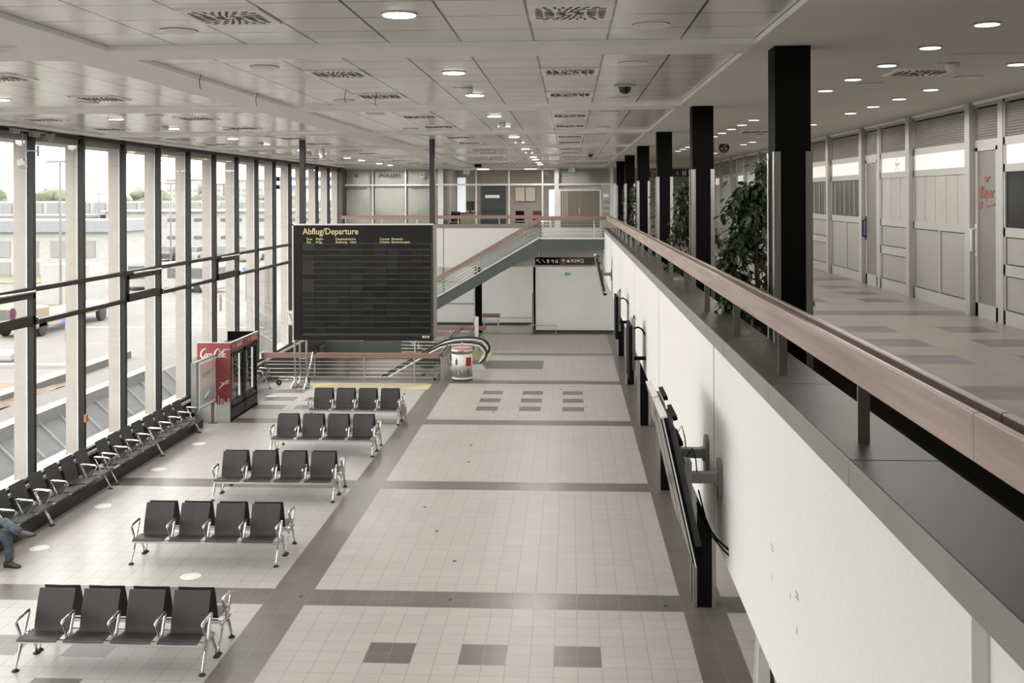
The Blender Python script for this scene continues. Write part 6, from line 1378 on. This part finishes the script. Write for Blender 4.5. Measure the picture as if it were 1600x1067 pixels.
def bus(x, y, rz, label, L=11.0):
    e = empty('minibus', (x, y, G), label, 'bus'); e.rotation_euler = (0, 0, rz); e.scale = (0.6, 0.62, 0.6); e['_w'] = (0, 0, 0)
    b = MB(); b.box(-L / 2, L / 2, -1.25, 1.25, 0.35, 3.2); b.build('body', ewhite, e, bevel=0.15)
    b = MB(); b.box(-L / 2 + 0.6, L / 2 - 0.6, -1.27, 1.27, 1.5, 2.6); b.box(L / 2 - 0.01, L / 2 + 0.02, -1.1, 1.1, 1.3, 2.7); b.box(-L / 2 - 0.02, -L / 2 + 0.01, -1.1, 1.1, 1.3, 2.7); b.build('window_band', egrey, e)
    for wx in (-L / 2 + 2, L / 2 - 2.2):
        for wy in (-1.15, 1.15): b = MB(); b.cyl((wx, wy - 0.12, 0.45), (wx, wy + 0.12, 0.45), 0.45, 16); b.build('wheel', rubber, e)
bus(-29.0, 69, 1.9, 'white minibus parked outside with dark side windows', L=9.0); bus(-24.2, 66.0, -0.25, 'second white minibus right of the first one outside', L=6.5)
e = empty('yellow_truck', (-23.8, 48, G), 'yellow low airport truck outside behind the second window bay', 'truck')
b = MB(); b.box(-24.6, -23.0, 44.3, 51.5, G + 0.5, G + 0.85); b.build('bed', yel_m, e, bevel=0.04); b = MB(); b.box(-24.7, -22.9, 43.2, 44.6, G + 0.35, G + 1.3); b.build('cab', yel_m, e, bevel=0.08); b = MB(); b.box(-24.6, -23.0, 43.15, 43.2, G + 0.8, G + 1.2); b.build('windscreen', egrey, e)
for yy in (44.0, 49.8):
    for xx in (-24.6, -23.0): b = MB(); b.cyl((xx - 0.1, yy, G + 0.38), (xx + 0.1, yy, G + 0.38), 0.38, 14); b.build('wheel', rubber, e)
ext_box('container', 'white site container outside beside the grass patch', 'container', -29.8, -27.0, 57.0, 59.0, G, G + 2.3, ewhite)
def esign(x, y, z, m, label, txt=None, w=0.42):
    e = empty('road_sign', (x, y, G), label, 'sign'); b = MB(); b.cyl((x, y, G), (x, y, z), 0.035, 8); b.build('post', conc, e)
    b = MB(); b.box(x - w / 2, x + w / 2, y - 0.06, y - 0.03, z - 0.1, z - 0.1 + w); b.build('plate', m, e)
    if txt: text(txt, (x - w * 0.22, y - 0.065, z - 0.1 + w * 0.18), (1, 0, 0), (0, 0, 1), w * 0.62, w * 0.42, signwhite, parent=e, bold=0.03)
pb = mat('parking_blue', (0.06, 0.16, 0.45), 0.5)
esign(-22.45, 60, 1.17, pb, 'blue P parking sign outside the sixth window bay', 'P'); esign(-19.0, 60, 1.66, pb, 'second blue sign farther along the kerb outside', None, 0.34); esign(-20.9, 42, 0.9, pb, 'small blue sign low outside in front of the minibuses', None, 0.3)
for i, (x, y, h_) in enumerate(((-26.9, 53.5, 7.9), (-44.5, 96, 6.5), (-36.0, 92, 7.4), (-52, 130, 11))):
    e = empty('street_lamp', (x, y, G), 'slender grey lamp post outside, ' + ('nearest one by the container', 'one beyond the grass verge', 'one behind the minibuses', 'farthest one with double head')[i], 'street lamp')
    b = MB(); b.tube([(x, y, G), (x, y, h_)], [0.09, 0.05], 8); b.build('pole', conc, e); b = MB(); b.box(x - 0.7, x + 0.7, y - 0.1, y + 0.1, h_ - 0.05, h_ + 0.08); b.build('lamp_head', conc, e)
e = empty('fence', (-35, 92, G), 'thin wire mesh fence along the far side of the road', 'fence')
b = MB()
for k in range(26): b.cyl((-60 + k * 2.0, 92 - 0.02 * k, G), (-60 + k * 2.0, 92 - 0.02 * k, 1.6), 0.03, 6)
b.build('posts', conc, e).name = 'fence_post_line'
b = MB()
for z in (0.0, 0.7, 1.5): b.cyl((-60, 92, z), (-10, 91.5, z), 0.012, 5)
b.build('wires', conc, e)
for i, (x, y) in enumerate(((-21.5, 52.5), (-20.2, 53.4), (-18.6, 54.4))):
    b = MB(); b.tube([(x, y, G), (x, y, G + 0.85), (x, y, G + 0.9)], [0.06, 0.06, 0.03], 10); tag(b.build('bollard', conc, loc=(x, y, G)), 'thin grey bollard on the kerb outside, %s' % ('left one', 'middle one', 'right one')[i], 'bollard')
